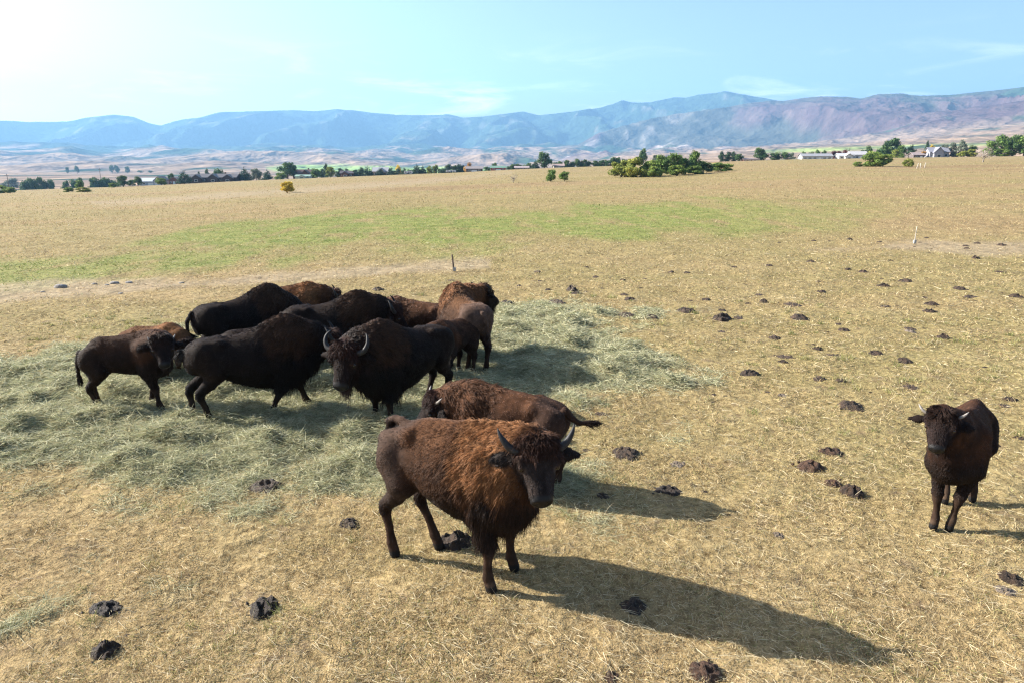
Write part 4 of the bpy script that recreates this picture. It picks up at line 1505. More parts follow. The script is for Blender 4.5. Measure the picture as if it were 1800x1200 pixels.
DUNG = [  # px, py, width px, sort, label
    (188, 1073, 64, 'fresh', 'wet black round dung pat with a folded rim, bottom left corner area'),
    (466, 1070, 70, 'fresh', 'wet black crumpled dung pile right of the round folded pat'),
    (187, 1150, 52, 'tall', 'tall dark clod of dung below the wet round pat'),
    (468, 855, 64, 'pile', 'ragged dark dung clump at the lower edge of the hay'),
    (612, 918, 42, 'pile', 'small dark dung pile left of the front bison hind legs'),
    (10, 796, 20, 'pile', 'small dark dung lump in the hay at the left edge'),
    (226, 1120, 15, 'pile', 'crumb of dung between the round pat and the tall clod'),
    (250, 1103, 12, 'pile', 'tiny crumb of dung right of the wet round pat'),
    (450, 1131, 16, 'flat', 'little flat crumb of dung below the crumpled wet pile'),
    (803, 958, 66, 'tall', 'large domed dung pile between the legs of the rust brown bison'),
    (1113, 1070, 58, 'pile', 'black dung pile lying in the long shadow of the front bison'),
    (1238, 1186, 66, 'red', 'lumpy brown dung pile at the bottom edge of the shadow'),
    (1076, 1191, 38, 'red', 'smaller brown dung clump left of the lumpy brown pile at the bottom'),
    (1060, 873, 30, 'pile', 'dung pile on the upper edge of the narrower shadow'),
    (1176, 864, 50, 'fresh', 'black dung pile above the tip of the narrower shadow'),
    (1215, 851, 22, 'flat', 'scattered flat dung crumbs right of the black pile above the shadow tip'),
    (1238, 866, 16, 'pile', 'single dung crumb furthest right of the black pile above the shadow tip'),
    (1101, 799, 56, 'pile', 'broad dark dung clump right of the front bison right horn'),
    (1032, 791, 26, 'flat', 'flat dung smear beside the right horn of the front bison'),
    (1192, 815, 34, 'pale', 'dried pale grey dung pat right of the broad dark clump'),
    (1368, 945, 28, 'pale', 'dried pale dung pat midway between the front bison and the lone calf'),
    (1426, 823, 52, 'red', 'domed reddish brown dung pile, biggest of the cluster left of the lone calf'),
    (1460, 797, 42, 'red', 'low reddish dung topmost of the cluster left of the lone calf'),
    (1464, 852, 34, 'red', 'small brown dung between the domed pile and the dark clod near the calf'),
    (1498, 870, 44, 'tall', 'dark clod of dung lowest of the cluster left of the lone calf'),
    (1394, 817, 10, 'pile', 'crumb of dung touching the domed reddish pile'),
    (1777, 1016, 52, 'pile', 'large round dark brown dung pat at the right edge below the calf'),
    (1768, 1042, 40, 'pale', 'pale dried dung just below the large round pat at the right edge'),
    (1748, 784, 22, 'pile', 'dung lump right behind the rump of the lone calf'),
    (1792, 771, 26, 'flat', 'flat dung at the right edge beside the rump of the lone calf'),
    (1778, 701, 30, 'pile', 'dung pile up and right from the back of the lone calf'),
    (1766, 712, 30, 'flat', 'flat brown dung touching the pile above the lone calf rump'),
    (1494, 715, 46, 'pile', 'wide ragged dung clump up and left of the lone calf head'),
    (1603, 682, 40, 'flat', 'long flat brown dung above the lone calf'),
    (1055, 728, 34, 'flat', 'dark dung smear beside the shadowed hay right of the young reddish bison'),
    (1318, 659, 34, 'pile', 'black dung clump left of the pair above the middle pasture'),
    (1441, 667, 28, 'pile', None), (1478, 671, 20, 'pile', None), (1418, 667, 14, 'flat', None), (1375, 694, 20, 'pale', 'dried grey dung pat on bare grass below the black clump'),
    (1381, 629, 40, 'flat', 'wide flat reddish dung with a smaller one just below it'), (1376, 637, 20, 'pile', None), (1438, 614, 24, 'pile', None), (1465, 624, 26, 'flat', None),
    (1540, 622, 28, 'pile', None), (1591, 635, 30, 'pile', None), (1362, 594, 26, 'pile', None), (1658, 594, 22, 'tall', 'short thick dung clod alone on the right pasture'), (1483, 581, 22, 'pile', None), (1474, 571, 16, 'pile', None),
    (1439, 573, 14, 'flat', None), (1456, 583, 10, 'pile', None), (1600, 577, 26, 'flat', None), (1600, 584, 24, 'pale', 'pale dried dung just below a flat brown one'), (1406, 560, 34, 'pile', None),
    (1269, 562, 32, 'tall', 'tall dark dung heap right of the end of the hay'), (1269, 545, 16, 'pile', None), (1267, 583, 22, 'flat', None), (1298, 560, 26, 'flat', None),
    (1100, 555, 42, 'pile', 'broken dark dung strung along the upper right edge of the hay'), (1146, 559, 28, 'pile', 'dark dung clump right of the broken string above the hay'), (1206, 548, 34, 'pile', None), (979, 534, 40, 'pile', 'long row of dark dung above the hay'), (891, 534, 26, 'pile', 'dark dung clump right of the rear view bison head'),
    (1005, 511, 24, 'tall', 'heaped black dung above the long row over the hay'), (1014, 518, 20, 'pile', None), (1097, 520, 16, 'pile', None), (1108, 527, 22, 'pile', None), (1241, 527, 19, 'pile', None),
    (1342, 532, 18, 'tall', None), (1315, 534, 13, 'pile', None), (1395, 536, 38, 'flat', None), (1333, 518, 19, 'flat', None), (1444, 514, 17, 'pile', None), (1439, 496, 10, 'pile', None), (1439, 502, 13, 'flat', None),
    (1552, 503, 25, 'pile', None), (1592, 495, 29, 'pile', None), (1637, 536, 25, 'pile', None), (1636, 548, 26, 'pile', None), (1625, 524, 15, 'pile', None), (1558, 539, 25, 'flat', None), (1686, 508, 24, 'pile', None),
    (1706, 522, 33, 'flat', None), (1786, 522, 25, 'pile', None), (1517, 478, 20, 'pile', None), (1490, 474, 14, 'pile', None), (1538, 478, 12, 'flat', None), (1425, 461, 16, 'pile', None), (1352, 468, 15, 'pile', None),
    (1291, 470, 14, 'pile', None), (1351, 485, 16, 'flat', None), (1565, 458, 13, 'pile', None), (1752, 479, 22, 'flat', None), (1715, 455, 16, 'tall', 'tallest dung heap, standing alone on the bare strip at the right'), (1699, 438, 14, 'pile', None),
    (1697, 433, 10, 'pile', None), (1718, 428, 14, 'pile', None), (1759, 432, 17, 'pile', None), (1637, 445, 12, 'flat', None), (1629, 419, 9, 'pile', None), (1493, 421, 13, 'pile', None), (1546, 426, 11, 'pile', None),
    (1430, 424, 11, 'pile', None), (1370, 427, 8, 'pile', None), (1031, 470, 10, 'pile', None), (945, 479, 14, 'pile', None), (1047, 488, 15, 'pile', None), (948, 494, 16, 'flat', None), (1094, 493, 13, 'pile', None),
    (1180, 480, 11, 'tall', None), (1208, 480, 14, 'pile', None), (1133, 489, 14, 'flat', None), (913, 503, 12, 'pile', None), (963, 510, 12, 'pile', None), (1127, 507, 11, 'pile', None), (793, 493, 20, 'flat', 'flat dung streak above the rear view bison, below the wooden stake'),
    (665, 510, 22, 'pile', 'dark dung behind the back of the long dark bison'), (1182, 513, 12, 'flat', None), (1170, 631, 12, 'flat', None), (1146, 643, 16, 'pile', None), (1255, 693, 12, 'pile', None), (1530, 690, 10, 'pile', None),
]


def put_dung():
    rng = np.random.default_rng(4)
    cnt = {}
    for px, py, w, sort, label in DUNG:
        p = place(px, py)
        depth = p[1] * CP + (CAM_H - p[2]) * SP
        wm = w * depth / FPX
        k = cnt.get(sort, 0)
        cnt[sort] = k + 1
        me = DP[sort][k % len(DP[sort])]
        o = link('dung_pile', me, None)
        o.location = (p[0], p[1], p[2] - .01)
        o.rotation_euler = (rng.normal(0, .04), rng.normal(0, .04), rng.uniform(0, 6.28))
        hgt = min(wm, .50) * 1.0
        o.scale = (wm, wm * rng.uniform(.75, 1.0), hgt)
        if label is None:
            label = MID_L if py > 540 else FAR_L
        tag(o, label, 'dung', DGROUP)


def crumbs():
    rng = np.random.default_rng(21)
    for i in range(95):
        px, py = rng.uniform(1010, 1795), 422 + 330 * rng.random() ** 1.5
        if (1580 < px and py > 670) or (px < 1200 and 525 < py < 720):
            continue
        p = place(px, py)
        w = rng.uniform(5, 11) * (.6 + .6 * (py - 430) / 320)
        o = link('dung_crumb', DP['flat' if i % 2 else 'pile'][i % 2], None)
        wm = w * (p[1] * CP + (CAM_H - p[2]) * SP) / FPX
        o.location = (p[0], p[1], p[2] - .005)
        o.rotation_euler = (0, 0, rng.uniform(0, 6.28))
        o.scale = (wm * 1.2, wm, wm * .8)
        tag(o, 'tiny dark crumb of old dung lying between the larger piles', 'dung', 'crumbs of old dung on the right pasture')


put_dung()
crumbs()

M_WOOD = simple_mat('weathered_wood', (.13, .095, .07), .85, .2, .4, 12, .4)
M_PALEWOOD = simple_mat('bleached_wood', (.42, .38, .32), .85, .2, .3, 12, .4)
M_BLOCK = simple_mat('grey_insulator', (.30, .30, .28), .6, .3, .2, 20)
M_STONE = simple_mat('field_stone', (.25, .23, .21), .9, .15, .35, 9, .6)


def stake(px, py, h, mat, lean, label):
    p = place(px, py)
    r = empty_thing('wooden_stake', p, label, 'stake')
    v, f = tube([(0, 0, -.1), (lean * .4, 0, h * .4), (lean * .75, .01, h * .75), (lean, .01, h)], np.array([.035, .033, .030, .026]) * (1 if mat is M_WOOD else .6), 7)
    link('post', mesh_mix('post', v, f), mat, r)
    v, f = box(-.04, .07, -.05, .05, h * .04, h * .24)
    link('block', mesh_mix('block', v, f, smooth=False), M_BLOCK, r)


def empty_thing(name, p, label, cat, group=None, rz=0.0):
    r = bpy.data.objects.new(name, None)
    COL.objects.link(r)
    r.location = tuple(p)
    r.rotation_euler = (0, 0, rz)
    r.empty_display_size = .3
    tag(r, label, cat, group)
    return r


stake(798, 477, .62, M_WOOD, -.06, 'dark wooden stake with a small block standing above the herd')
stake(1607, 429, .85, M_PALEWOOD, .03, 'thin pale stake with a grey foot standing on the bare strip at right')
for q_, (px, py, w, lab) in enumerate([(107, 506, 22, 'largest flat stone at the left end of the stone row'), (202, 499, 16, 'low stone in the middle of the stone row'),
                                       (227, 498, 12, 'pale stone at the right end of the stone row'), (319, 498, 9, 'white stone lying alone right of the stone row'),
                                       (166, 500, 9, 'small stone left of the low middle stone'), (188, 501, 8, 'pebble sized stone touching the low middle stone'),
                                       (212, 516, 9, 'stone lying below the stone row on the dry grass'), (75, 513, 8, 'small stone below the largest flat stone')]):
    p = place(px, py)
    wm = w * (p[1] * CP + CAM_H * SP) / FPX
    bv, bf = uv_ball(.5, 16, 10)
    bv = bv * (1 + .22 * noise3(bv[:, 0] * 2.2 + q_ * 7, bv[:, 1] * 2.2, bv[:, 2] * 2.2) + .08 * noise3(bv[:, 0] * 6 + q_, bv[:, 1] * 6, bv[:, 2] * 6))[:, None]
    o = link('field_stone', mesh_mix('field_stone', bv * [1, .8, .42], bf), M_STONE)
    o.location = (p[0], p[1], p[2] + .03 * wm)
    o.scale = (wm, wm, wm)
    tag(o, lab, 'stone', 'stones in a row on the bare strip at the left')
for q_, (px, py, lean) in enumerate([(1611, 297, .5), (1618, 297, -.15), (1625, 296, .2)]):
    p = place(px, py)
    v, f = tube([(0, 0, -.2), (lean * .6, 0, 1.15)], [.09, .08], 7)
    o = link('fence_post', mesh_mix('fence_post', v, f), M_PALEWOOD)
    o.location = tuple(p)
    tag(o, ['pale broken post leaning right, leftmost of three on the far pasture', 'nearly upright pale post, middle of three on the far pasture', 'slightly leaning pale post, rightmost of three on the far pasture'][q_], 'post', 'pale broken posts on the far pasture')

# ---------------------------------------------------------------- trees, bushes
M_LEAF = leafy_mat('foliage', trans=.25, rough=.7, spec=.15)
M_BARK = simple_mat('bark', (.10, .075, .055), .9, .1, .4, 6, .5)
M_PALEBARK = simple_mat('pale_bark', (.30, .26, .22), .9, .1, .4, 6, .5)
KINDS_ = {   # colours, shape
    'round': dict(c=[(0.068, 0.127, 0.044), (0.101, 0.161, 0.051), (0.047, 0.094, 0.038)], s='round'),
    'green': dict(c=[(0.127, 0.203, 0.047), (0.169, 0.246, 0.060), (0.085, 0.144, 0.040)], s='round'),
    'lime': dict(c=[(0.221, 0.260, 0.052), (0.286, 0.305, 0.065), (0.143, 0.182, 0.042)], s='round'),
    'grey': dict(c=[(0.163, 0.195, 0.137), (0.215, 0.240, 0.176), (0.111, 0.137, 0.094)], s='round'),
    'conifer': dict(c=[(0.040, 0.078, 0.044), (0.057, 0.098, 0.055), (0.030, 0.057, 0.034)], s='cone'),
    'column': dict(c=[(0.051, 0.094, 0.051), (0.075, 0.118, 0.061), (0.038, 0.068, 0.040)], s='column'),
    'gold': dict(c=[(0.676, 0.481, 0.058), (0.754, 0.572, 0.091), (0.494, 0.351, 0.052)], s='round'),
    'rust': dict(c=[(0.455, 0.260, 0.078), (0.546, 0.338, 0.104), (0.325, 0.182, 0.065)], s='round'),
    'red': dict(c=[(0.111, 0.039, 0.039), (0.143, 0.052, 0.047), (0.078, 0.029, 0.031)], s='round'),
    'bush': dict(c=[(0.169, 0.246, 0.055), (0.237, 0.295, 0.068), (0.111, 0.169, 0.044)], s='bush'),
    'limebush': dict(c=[(0.23, 0.26, 0.058), (0.325, 0.325, 0.072), (0.182, 0.215, 0.047)], s='bush'),
    'goldbush': dict(c=[(0.624, 0.468, 0.065), (0.715, 0.546, 0.091), (0.468, 0.338, 0.058)], s='bush'),
    'bare': dict(c=[(0.390, 0.338, 0.260), (0.312, 0.260, 0.195), (0.442, 0.390, 0.312)], s='bare'),
}


def crown_mesh(kind, seed, nleaf):
    K = KINDS_[kind]
    rng = np.random.default_rng(seed)
    s = K['s']
    lobes = []
    if s == 'cone':
        for i in range(15):
            t = i / 14
            R = (1 - t) ** .8 * .42 + .02
            for j in range(max(1, int(5 * (1 - t)) + 1)):
                a = rng.uniform(0, 6.28)
                lobes.append((R * .62 * math.cos(a), R * .62 * math.sin(a), .10 + .86 * t, R * .55 + .03, .07))
    elif s == 'column':
        for i in range(16):
            t = i / 15
            R = .34 * math.sin(math.pi * (.12 + .80 * t)) ** .7
            a = rng.uniform(0, 6.28)
            lobes.append((R * .45 * math.cos(a), R * .45 * math.sin(a), .10 + .84 * t, R * .75 + .04, .11))
    else:
        base, top = {'round': (.16, .88), 'bush': (.10, .86), 'bare': (.25, .9)}[s]
        for i in range({'round': 22, 'bush': 26, 'bare': 12}[s]):
            a, r = rng.uniform(0, 6.28), math.sqrt(rng.random()) * (.36 if s != 'bush' else .42)
            z = rng.uniform(base, top)
            sh = 1 - .60 * max(0, (z - .55) / .45) - .30 * max(0, (.35 - z) / .35) * (s == 'round')
            q = rng.uniform(.13, .22)
            lobes.append((r * sh * math.cos(a), r * sh * math.sin(a), z, q, q * .85))
    lobes = np.array(lobes)
    wgt = lobes[:, 3] ** 2
    li = rng.choice(len(lobes), nleaf, p=wgt / wgt.sum())
    d = rng.normal(size=(nleaf, 3))
    d /= np.linalg.norm(d, axis=1)[:, None]
    rad = rng.random(nleaf) ** .40
    P = lobes[li, :3] + d * rad[:, None] * np.stack([lobes[li, 3], lobes[li, 3], lobes[li, 4]], 1)
    P[:, 2] = np.clip(P[:, 2], .03, None)
    size = {'round': .040, 'bush': .042, 'cone': .034, 'column': .036, 'bare': .02}[s] * rng.uniform(.6, 1.4, nleaf)
    t1 = rng.normal(size=(nleaf, 3))
    t1 -= d * (t1 * d).sum(1)[:, None] * .5
    t1 /= np.linalg.norm(t1, axis=1)[:, None]
    t2 = np.cross(d + rng.normal(size=(nleaf, 3)) * .7, t1)
    t2 /= np.linalg.norm(t2, axis=1)[:, None] + 1e-9
    a, b = t1 * size[:, None], t2 * (size * .65)[:, None]
    V = np.stack([P - a, P - b * .9, P + a, P + b], 1).reshape(-1, 3)
    F = np.arange(nleaf * 4).reshape(-1, 4)
    pc = np.array(K['c'])
    lc = rng.integers(0, 3, len(lobes))
    ci = np.where(rng.random(nleaf) < .65, lc[li], rng.integers(0, 3, nleaf))
    C = pc[ci] * (.7 + .6 * rng.random((nleaf, 1)))
    return mesh_np('crown', V, F, smooth=False, col=np.repeat(C, 4, 0))


def trunk_mesh(kind, seed):
    rng = np.random.default_rng(seed + 99)
    s = KINDS_[kind]['s']
    parts = []
    if s in ('cone', 'column'):
        parts.append(tube([(0, 0, -.05), (0, 0, .5), (.005, 0, .93)], [.028, .018, .004], 6))
    elif s == 'bush':
        for _ in range(6):
            a, l = rng.uniform(0, 6.28), rng.uniform(.35, .6)
            parts.append(tube([(0, 0, -.05), (.10 * math.cos(a), .10 * math.sin(a), .2), (.26 * math.cos(a), .26 * math.sin(a), l)], [.018, .014, .005], 5))
    else:
        parts.append(tube([(0, 0, -.05), (.006, .004, .18), (-.008, .006, .42), (.0, 0, .68)], [.036, .028, .020, .007], 7))
        for i in range(11 if s == 'round' else 26):
            a, z = rng.uniform(0, 6.28), rng.uniform(.16, .55)
            l = rng.uniform(.22, .42)
            e = (l * math.cos(a), l * math.sin(a), z + l * rng.uniform(.45, 1.1))
            parts.append(tube([(0, 0, z), (e[0] * .45, e[1] * .45, z + (e[2] - z) * .35), e], [.014, .010, .003], 5))
    v, f = join(parts)
    return mesh_mix('trunk', v, f)


PROTO = {}


def tree(kind, px, ytop, wpx, label, R=402.0, ybase=None, group=None, name=None, cat=None):
    if ybase is not None:
        p = place(px, ybase)
    else:
        az = math.atan((px - 900) / FPX * CP)
        p = np.array([R * math.sin(az), R * math.cos(az), 0])
        p[2] = float(ground_z(p[0], p[1]))
    rr = math.hypot(p[0], p[1])
    ztop = CAM_H + rr * float(tanel(px, ytop))
    h = max(ztop - p[2], 1.0)
    w = wpx * (p[1] * CP + (CAM_H - p[2]) * SP) / FPX
    var = len([k for k in PROTO.get(kind, [])])
    k = tree.count.get(kind, 0)
    tree.count[kind] = k + 1
    PROTO.setdefault(kind, [])
    nv = 3
    bushy = KINDS_[kind]['s'] == 'bush'
    nm = name or ('bush' if bushy else 'conifer_tree' if kind in ('conifer', 'column') else 'bare_tree' if kind == 'bare' else 'leafy_tree')
    if len(PROTO[kind]) < nv:
        nl = 1700 if kind != 'bare' else 260
        near = wpx > 30 or bushy
        r = bpy.data.objects.new(nm, None)
        COL.objects.link(r)
        sd = sum(map(ord, kind)) + k * 13
        link('crown', crown_mesh(kind, sd, int(nl * (2.4 if near else 1.3))), M_LEAF, r)
        link('stem' if bushy else 'trunk', trunk_mesh(kind, sd), M_PALEBARK if kind in ('bare', 'grey') else M_BARK, r)
        PROTO[kind].append(r)
    else:
        r = copy_tree(PROTO[kind][k % nv])
        r.name = nm
    w = w * 1.12
    s = KINDS_[kind]['s']
    wf = {'round': 1.0, 'bush': 1.08, 'cone': .88, 'column': .66, 'bare': .9}[s]
    r.location = tuple(p)
    r.rotation_euler = (0, 0, (k * 2.39996) % 6.283)
    r.scale = (w / wf, w / wf, h)
    tag(r, label, cat or ('bush' if bushy else 'tree'), group)
    return r


tree.count = {}
G_MID = 'trees among the houses along the far edge'
G_LEFT = 'trees in the low ground at the far left'
G_CLUMP = 'willow clump standing in the pasture'
G_RIGHT = 'trees along the far edge at the right'
G_ROW = 'small trees in the row behind the pasture edge'
ROW_L = 'small dark tree in the row along the far pasture edge'
LROW_L = 'small bluish tree in the hazy rows at the far left'
# far left
tree('grey', 20, 314, 30, 'round grey green tree at the far left edge', ybase=333, group=G_LEFT)
tree('bush', 4, 326, 24, 'bright green bush cut by the left edge', ybase=340, group=G_LEFT)
tree('bush', 18, 329, 20, 'low green bush right of the one at the left edge', ybase=340, group=G_LEFT)
tree('bare', 88, 315, 20, 'brownish half bare tree at the far left', ybase=332, group=G_LEFT)
tree('green', 141, 316, 15, 'upright green tree among low bushes at the far left', ybase=334, group=G_LEFT)
tree('bush', 121, 329, 17, 'round bush left of the upright green tree', ybase=338, group=G_LEFT)
tree('limebush', 146, 329, 22, 'yellowish bush at the foot of the upright green tree', ybase=338, group=G_LEFT)
for px, yt, w in ((38, 313, 12), (48, 315, 12), (60, 311, 13), (71, 314, 11), (82, 317, 9), (108, 318, 10), (125, 312, 13), (134, 314, 10), (158, 312, 14), (168, 311, 14), (177, 314, 11), (187, 314, 12), (197, 315, 10)):
    tree('round', px, yt - 1, w * 1.5, LROW_L, R=560, group=G_LEFT)
for px, yt, w in ((195, 291, 9), (204, 290, 9), (222, 291, 10), (245, 300, 12), (263, 300, 11), (116, 292, 7), (133, 292, 9)):
    tree('round', px, yt, w, 'tiny tree beside the pale green field in the valley', R=1900, group='trees beside the valley field')
# among the houses
tree('round', 217, 308, 24, 'dark spreading tree left of the blue grey shed', ybase=329, group=G_MID)
tree('round', 232, 314, 14, 'short dark tree right of the dark spreading tree', ybase=328, group=G_MID)
tree('round', 243, 311, 15, 'dark tree touching the left end of the blue grey shed', ybase=328, group=G_MID)
tree('bush', 198, 322, 14, 'low bush left of the dark spreading tree', ybase=330, group=G_MID)
tree('bush', 284, 313, 18, 'green bush before the white gabled house', ybase=326, group=G_MID)
tree('round', 296, 304, 14, 'dark tree behind the white gabled house', R=430, group=G_MID)
tree('conifer', 325, 298, 24, 'large dark conifer left of the long dark house', ybase=324.0, group=G_MID)
tree('column', 347, 302, 7, 'narrow tree above the left roof of the long dark house', R=440, group=G_MID)
tree('column', 362, 297, 8, 'taller narrow tree above the long dark house', R=440, group=G_MID)
tree('round', 381, 292, 22, 'round tree above the middle of the long dark house', R=440, group=G_MID)
tree('conifer', 428, 293, 22, 'thick dark conifer right of the long dark house', R=392, group=G_MID)
tree('grey', 448, 295, 22, 'greyish tree between two dark conifers', R=400, group=G_MID)
tree('conifer', 468, 297, 18, 'dark conifer right of the greyish tree', R=392, group=G_MID)
tree('round', 504, 286, 34, 'tall broad tree left of the brown gabled house', R=402, group=G_MID)
tree('bush', 490, 303, 20, 'lighter bush at the foot of the tall broad tree', R=388, group=G_MID)
tree('green', 553, 296, 20, 'green tree right of the green trimmed cottage', R=395, group=G_MID)
tree('lime', 580, 294, 18, 'yellowish green tree left of the small brown house', R=395, group=G_MID)
tree('column', 573, 288, 9, 'dark narrow tree behind the yellowish green one', R=420, group=G_MID)
tree('goldbush', 505, 319, 27, 'bright yellow bush standing alone in the pasture', ybase=339.5, group=None)
tree('column', 625, 299, 12, 'short dark conifer right of the small brown house', R=390, group=G_MID)
for px, yt, w, lab in ((645, 291, 19, 'wide conifer, first of the big four in the middle'), (667, 294, 15, 'conifer before the grey roofed house'), (687, 292, 15, 'conifer right of the grey roofed house'),
                       (710, 294, 14, 'conifer left of the white trailer'), (732, 288, 18, 'tallest conifer right of the white trailer'), (743, 290, 12, 'slim conifer against the tallest one'), (777, 294, 13, 'conifer left of the white camper')):
    tree('conifer', px, yt, w, lab, R=390, group=G_MID)
tree('lime', 755, 291, 13, 'yellow green tree right of the slim conifer', R=400, group=G_MID)
tree('lime', 767, 290, 15, 'yellow green tree left of the conifer beside the camper', R=400, group=G_MID)
tree('gold', 700, 290, 12, 'small golden tree behind the conifers', R=430, group=G_MID)
tree('rust', 823, 286, 18, 'rust orange tree left of the brown barn', R=410, group=G_MID)
for px, yt, w in ((788, 290, 10), (798, 291, 9), (806, 290, 10), (814, 292, 9), (634, 296, 9), (655, 297, 9), (677, 297, 9), (698, 298, 8), (720, 297, 9), (596, 297, 10), (608, 298, 8), (566, 298, 9)):
    tree('column' if px % 3 else 'round', px, yt - 1, w * 1.35, ROW_L, R=425, group=G_ROW)
tree('round', 869, 287, 14, 'dark tree behind the red barn', R=410, group=G_MID)
for px, yt, w in ((856, 294, 12), (895, 292, 10), (903, 290, 12), (913, 289, 11), (922, 289, 12), (931, 288, 10)):
    tree('round', px, yt - 1, w * 1.35, ROW_L, R=425, group=G_ROW)
tree('conifer', 941, 281, 14, 'dark conifer just left of the tall round cottonwood', R=392, group=G_MID)
tree('round', 958, 266, 29, 'tall round cottonwood standing above the pasture edge', R=392, group=G_MID)
tree('green', 968, 297, 20, 'left one of two small trees out in the pasture', ybase=319.5, group='two small trees out in the pasture')
tree('green', 992, 301, 19, 'right one of two small trees out in the pasture', ybase=319.5, group='two small trees out in the pasture')
tree('bare', 903, 306, 18, 'leafless grey shrub left of the two small pasture trees', ybase=322, group=None, name='bare_shrub', cat='shrub')
for px, yt, w in ((976, 284, 9), (985, 285, 10), (997, 282, 11), (1006, 283, 9), (1015, 281, 11), (1026, 281, 11), (1034, 282, 10), (1046, 284, 10), (1056, 282, 12), (1067, 280, 12), (1077, 278, 12), (1086, 277, 10), (1098, 278, 10)):
    tree('round', px, yt - 1, w * 1.35, ROW_L, R=412, group=G_ROW)
tree('round', 1130, 262, 17, 'dark tree rising behind the willow clump', R=400, group=G_MID)
tree('grey', 1152, 272, 13, 'greyish tree behind the willow clump', R=405, group=G_MID)
# willow clump
for kind, px, yt, w, yb, lab in (
        ('limebush', 1092, 278, 44, 312, 'yellow green willow at the left end of the clump'), ('limebush', 1118, 276, 42, 312, 'broad yellow green willow second from the left end of the clump'),
        ('bush', 1141, 282, 36, 311, 'darker willow bush low in the middle of the clump'), ('green', 1163, 271, 38, 309, 'tall green willow in the middle of the clump'),
        ('green', 1184, 267, 34, 308, 'tallest green willow right of the middle of the clump'), ('bush', 1150, 292, 30, 312, 'small bush at the front of the willow clump'),
        ('round', 1205, 277, 36, 307, 'dark willow right of the tallest one in the clump'), ('green', 1220, 263, 22, 306, 'slim upright willow in the right half of the clump'),
        ('round', 1236, 280, 34, 305, 'dark green willow in the right part of the clump'), ('bush', 1262, 285, 36, 302, 'low dark willow near the right end of the clump'), ('bush', 1279, 288, 22, 300, 'smallest bush at the right end of the willow clump'),
        ('bush', 1190, 290, 32, 310, 'shrub at the foot of the tallest willow'), ('bush', 1222, 290, 30, 307, 'shrub at the foot of the slim upright willow')):
    tree(kind, px, yt, w, lab, ybase=yb, group=G_CLUMP, name='willow_bush', cat='willow')
# right
tree('column', 1268, 266, 9, 'narrow conifer at the left of the dark low house', R=398, group=G_RIGHT)
tree('column', 1279, 267, 12, 'second narrow conifer left of the dark low house', R=398, group=G_RIGHT)
tree('column', 1289, 267, 10, 'third narrow conifer left of the dark low house', R=398, group=G_RIGHT)
tree('round', 1299, 271, 16, 'round bush like tree touching the dark low house', R=394, group=G_RIGHT)
tree('round', 1337, 259, 25, 'tall round tree right of the dark low house', R=396, group=G_RIGHT)
tree('round', 1362, 266, 24, 'broad dark tree right of the tall round tree', R=396, group=G_RIGHT)
tree('round', 1380, 268, 18, 'dark tree left of the long white house', R=396, group=G_RIGHT)
tree('grey', 1391, 269, 14, 'greyish tree at the left end of the long white house', R=396, group=G_RIGHT)
for px, yt, w in ((1412, 266, 12), (1424, 264, 12), (1436, 264, 12), (1447, 264, 11)):
    tree('round', px, yt, w, 'tree crown showing over the roof of the long white house', R=425, group=G_RIGHT)
for px, yt, w in ((1464, 266, 14), (1474, 263, 16), (1485, 263, 14)):
    tree('red', px, yt, w, 'dark red leaved tree between the white houses', R=420, group=G_RIGHT)
tree('conifer', 1491, 259, 9, 'pointed conifer above the dark red trees', R=425, group=G_RIGHT)
tree('round', 1513, 260, 10, 'small dark tree above the right white house', R=420, group=G_RIGHT)
tree('round', 1524, 257, 14, 'dark tree right of the small white house', R=415, group=G_RIGHT)
tree('round', 1560, 242, 38, 'very tall broad tree behind the round green bushes', R=415, group=G_RIGHT)
tree('green', 1582, 254, 18, 'green tree leaning against the very tall broad tree', R=412, group=G_RIGHT)
tree('column', 1600, 256, 13, 'narrow dark tree right of the very tall broad one', R=412, group=G_RIGHT)
tree('lime', 1572, 264, 18, 'yellow green bushy tree under the very tall broad one', R=398, group=G_RIGHT)
for px, yt, w, lab in ((1533, 266, 36, 'left half of the pair of round green pasture bushes'), (1550, 271, 34, 'right half of the pair of round green pasture bushes'), (1508, 284, 16, 'small round bush left of the round pair'), (1596, 279, 18, 'yellowish round bush right of the round pair')):
    tree('limebush' if px > 1590 else 'bush', px, yt, w, lab, ybase=293.5, group='round bushes in the right pasture')
tree('gold', 1636, 253, 12, 'yellow tree beside the grey gabled house', R=420, group=G_RIGHT)
tree('column', 1626, 248, 7, 'thin dark tree behind the yellow tree', R=430, group=G_RIGHT)
tree('rust', 1622, 266, 10, 'small orange tree left of the grey gabled house', R=396, group=G_RIGHT)
for px, yt, w, lab in ((1658, 252, 18, 'grey green tree right of the grey gabled house'), (1672, 250, 20, 'wide grey green tree, second right of the grey gabled house'), (1690, 247, 20, 'grey green tree behind the yellow bushes')):
    tree('grey', px, yt, w, lab, R=402, group=G_RIGHT)
tree('round', 1706, 252, 18, 'dark tree left of the bare pale tree', R=405, group=G_RIGHT)
tree('limebush', 1693, 264, 20, 'yellow bush before the grey green trees', R=385, group=G_RIGHT)
tree('limebush', 1707, 262, 18, 'yellow bush right of the other yellow one', R=385, group=G_RIGHT)
tree('bare', 1728, 254, 30, 'bare pale tree standing before the right hand grove', ybase=285.5, group=G_RIGHT)
for kind, px, yt, w, lab in (('green', 1741, 246, 26, 'green tree at the left end of the right hand grove'), ('green', 1757, 236, 30, 'tall green tree, second in the right hand grove'), ('round', 1778, 238, 30, 'dark tall tree in the right hand grove'), ('green', 1797, 235, 34, 'green tree cut by the right edge'), ('bush', 1765, 262, 30, 'low bush under the right hand grove')):
    tree(kind, px, yt, w, lab, R=380, group=G_RIGHT)

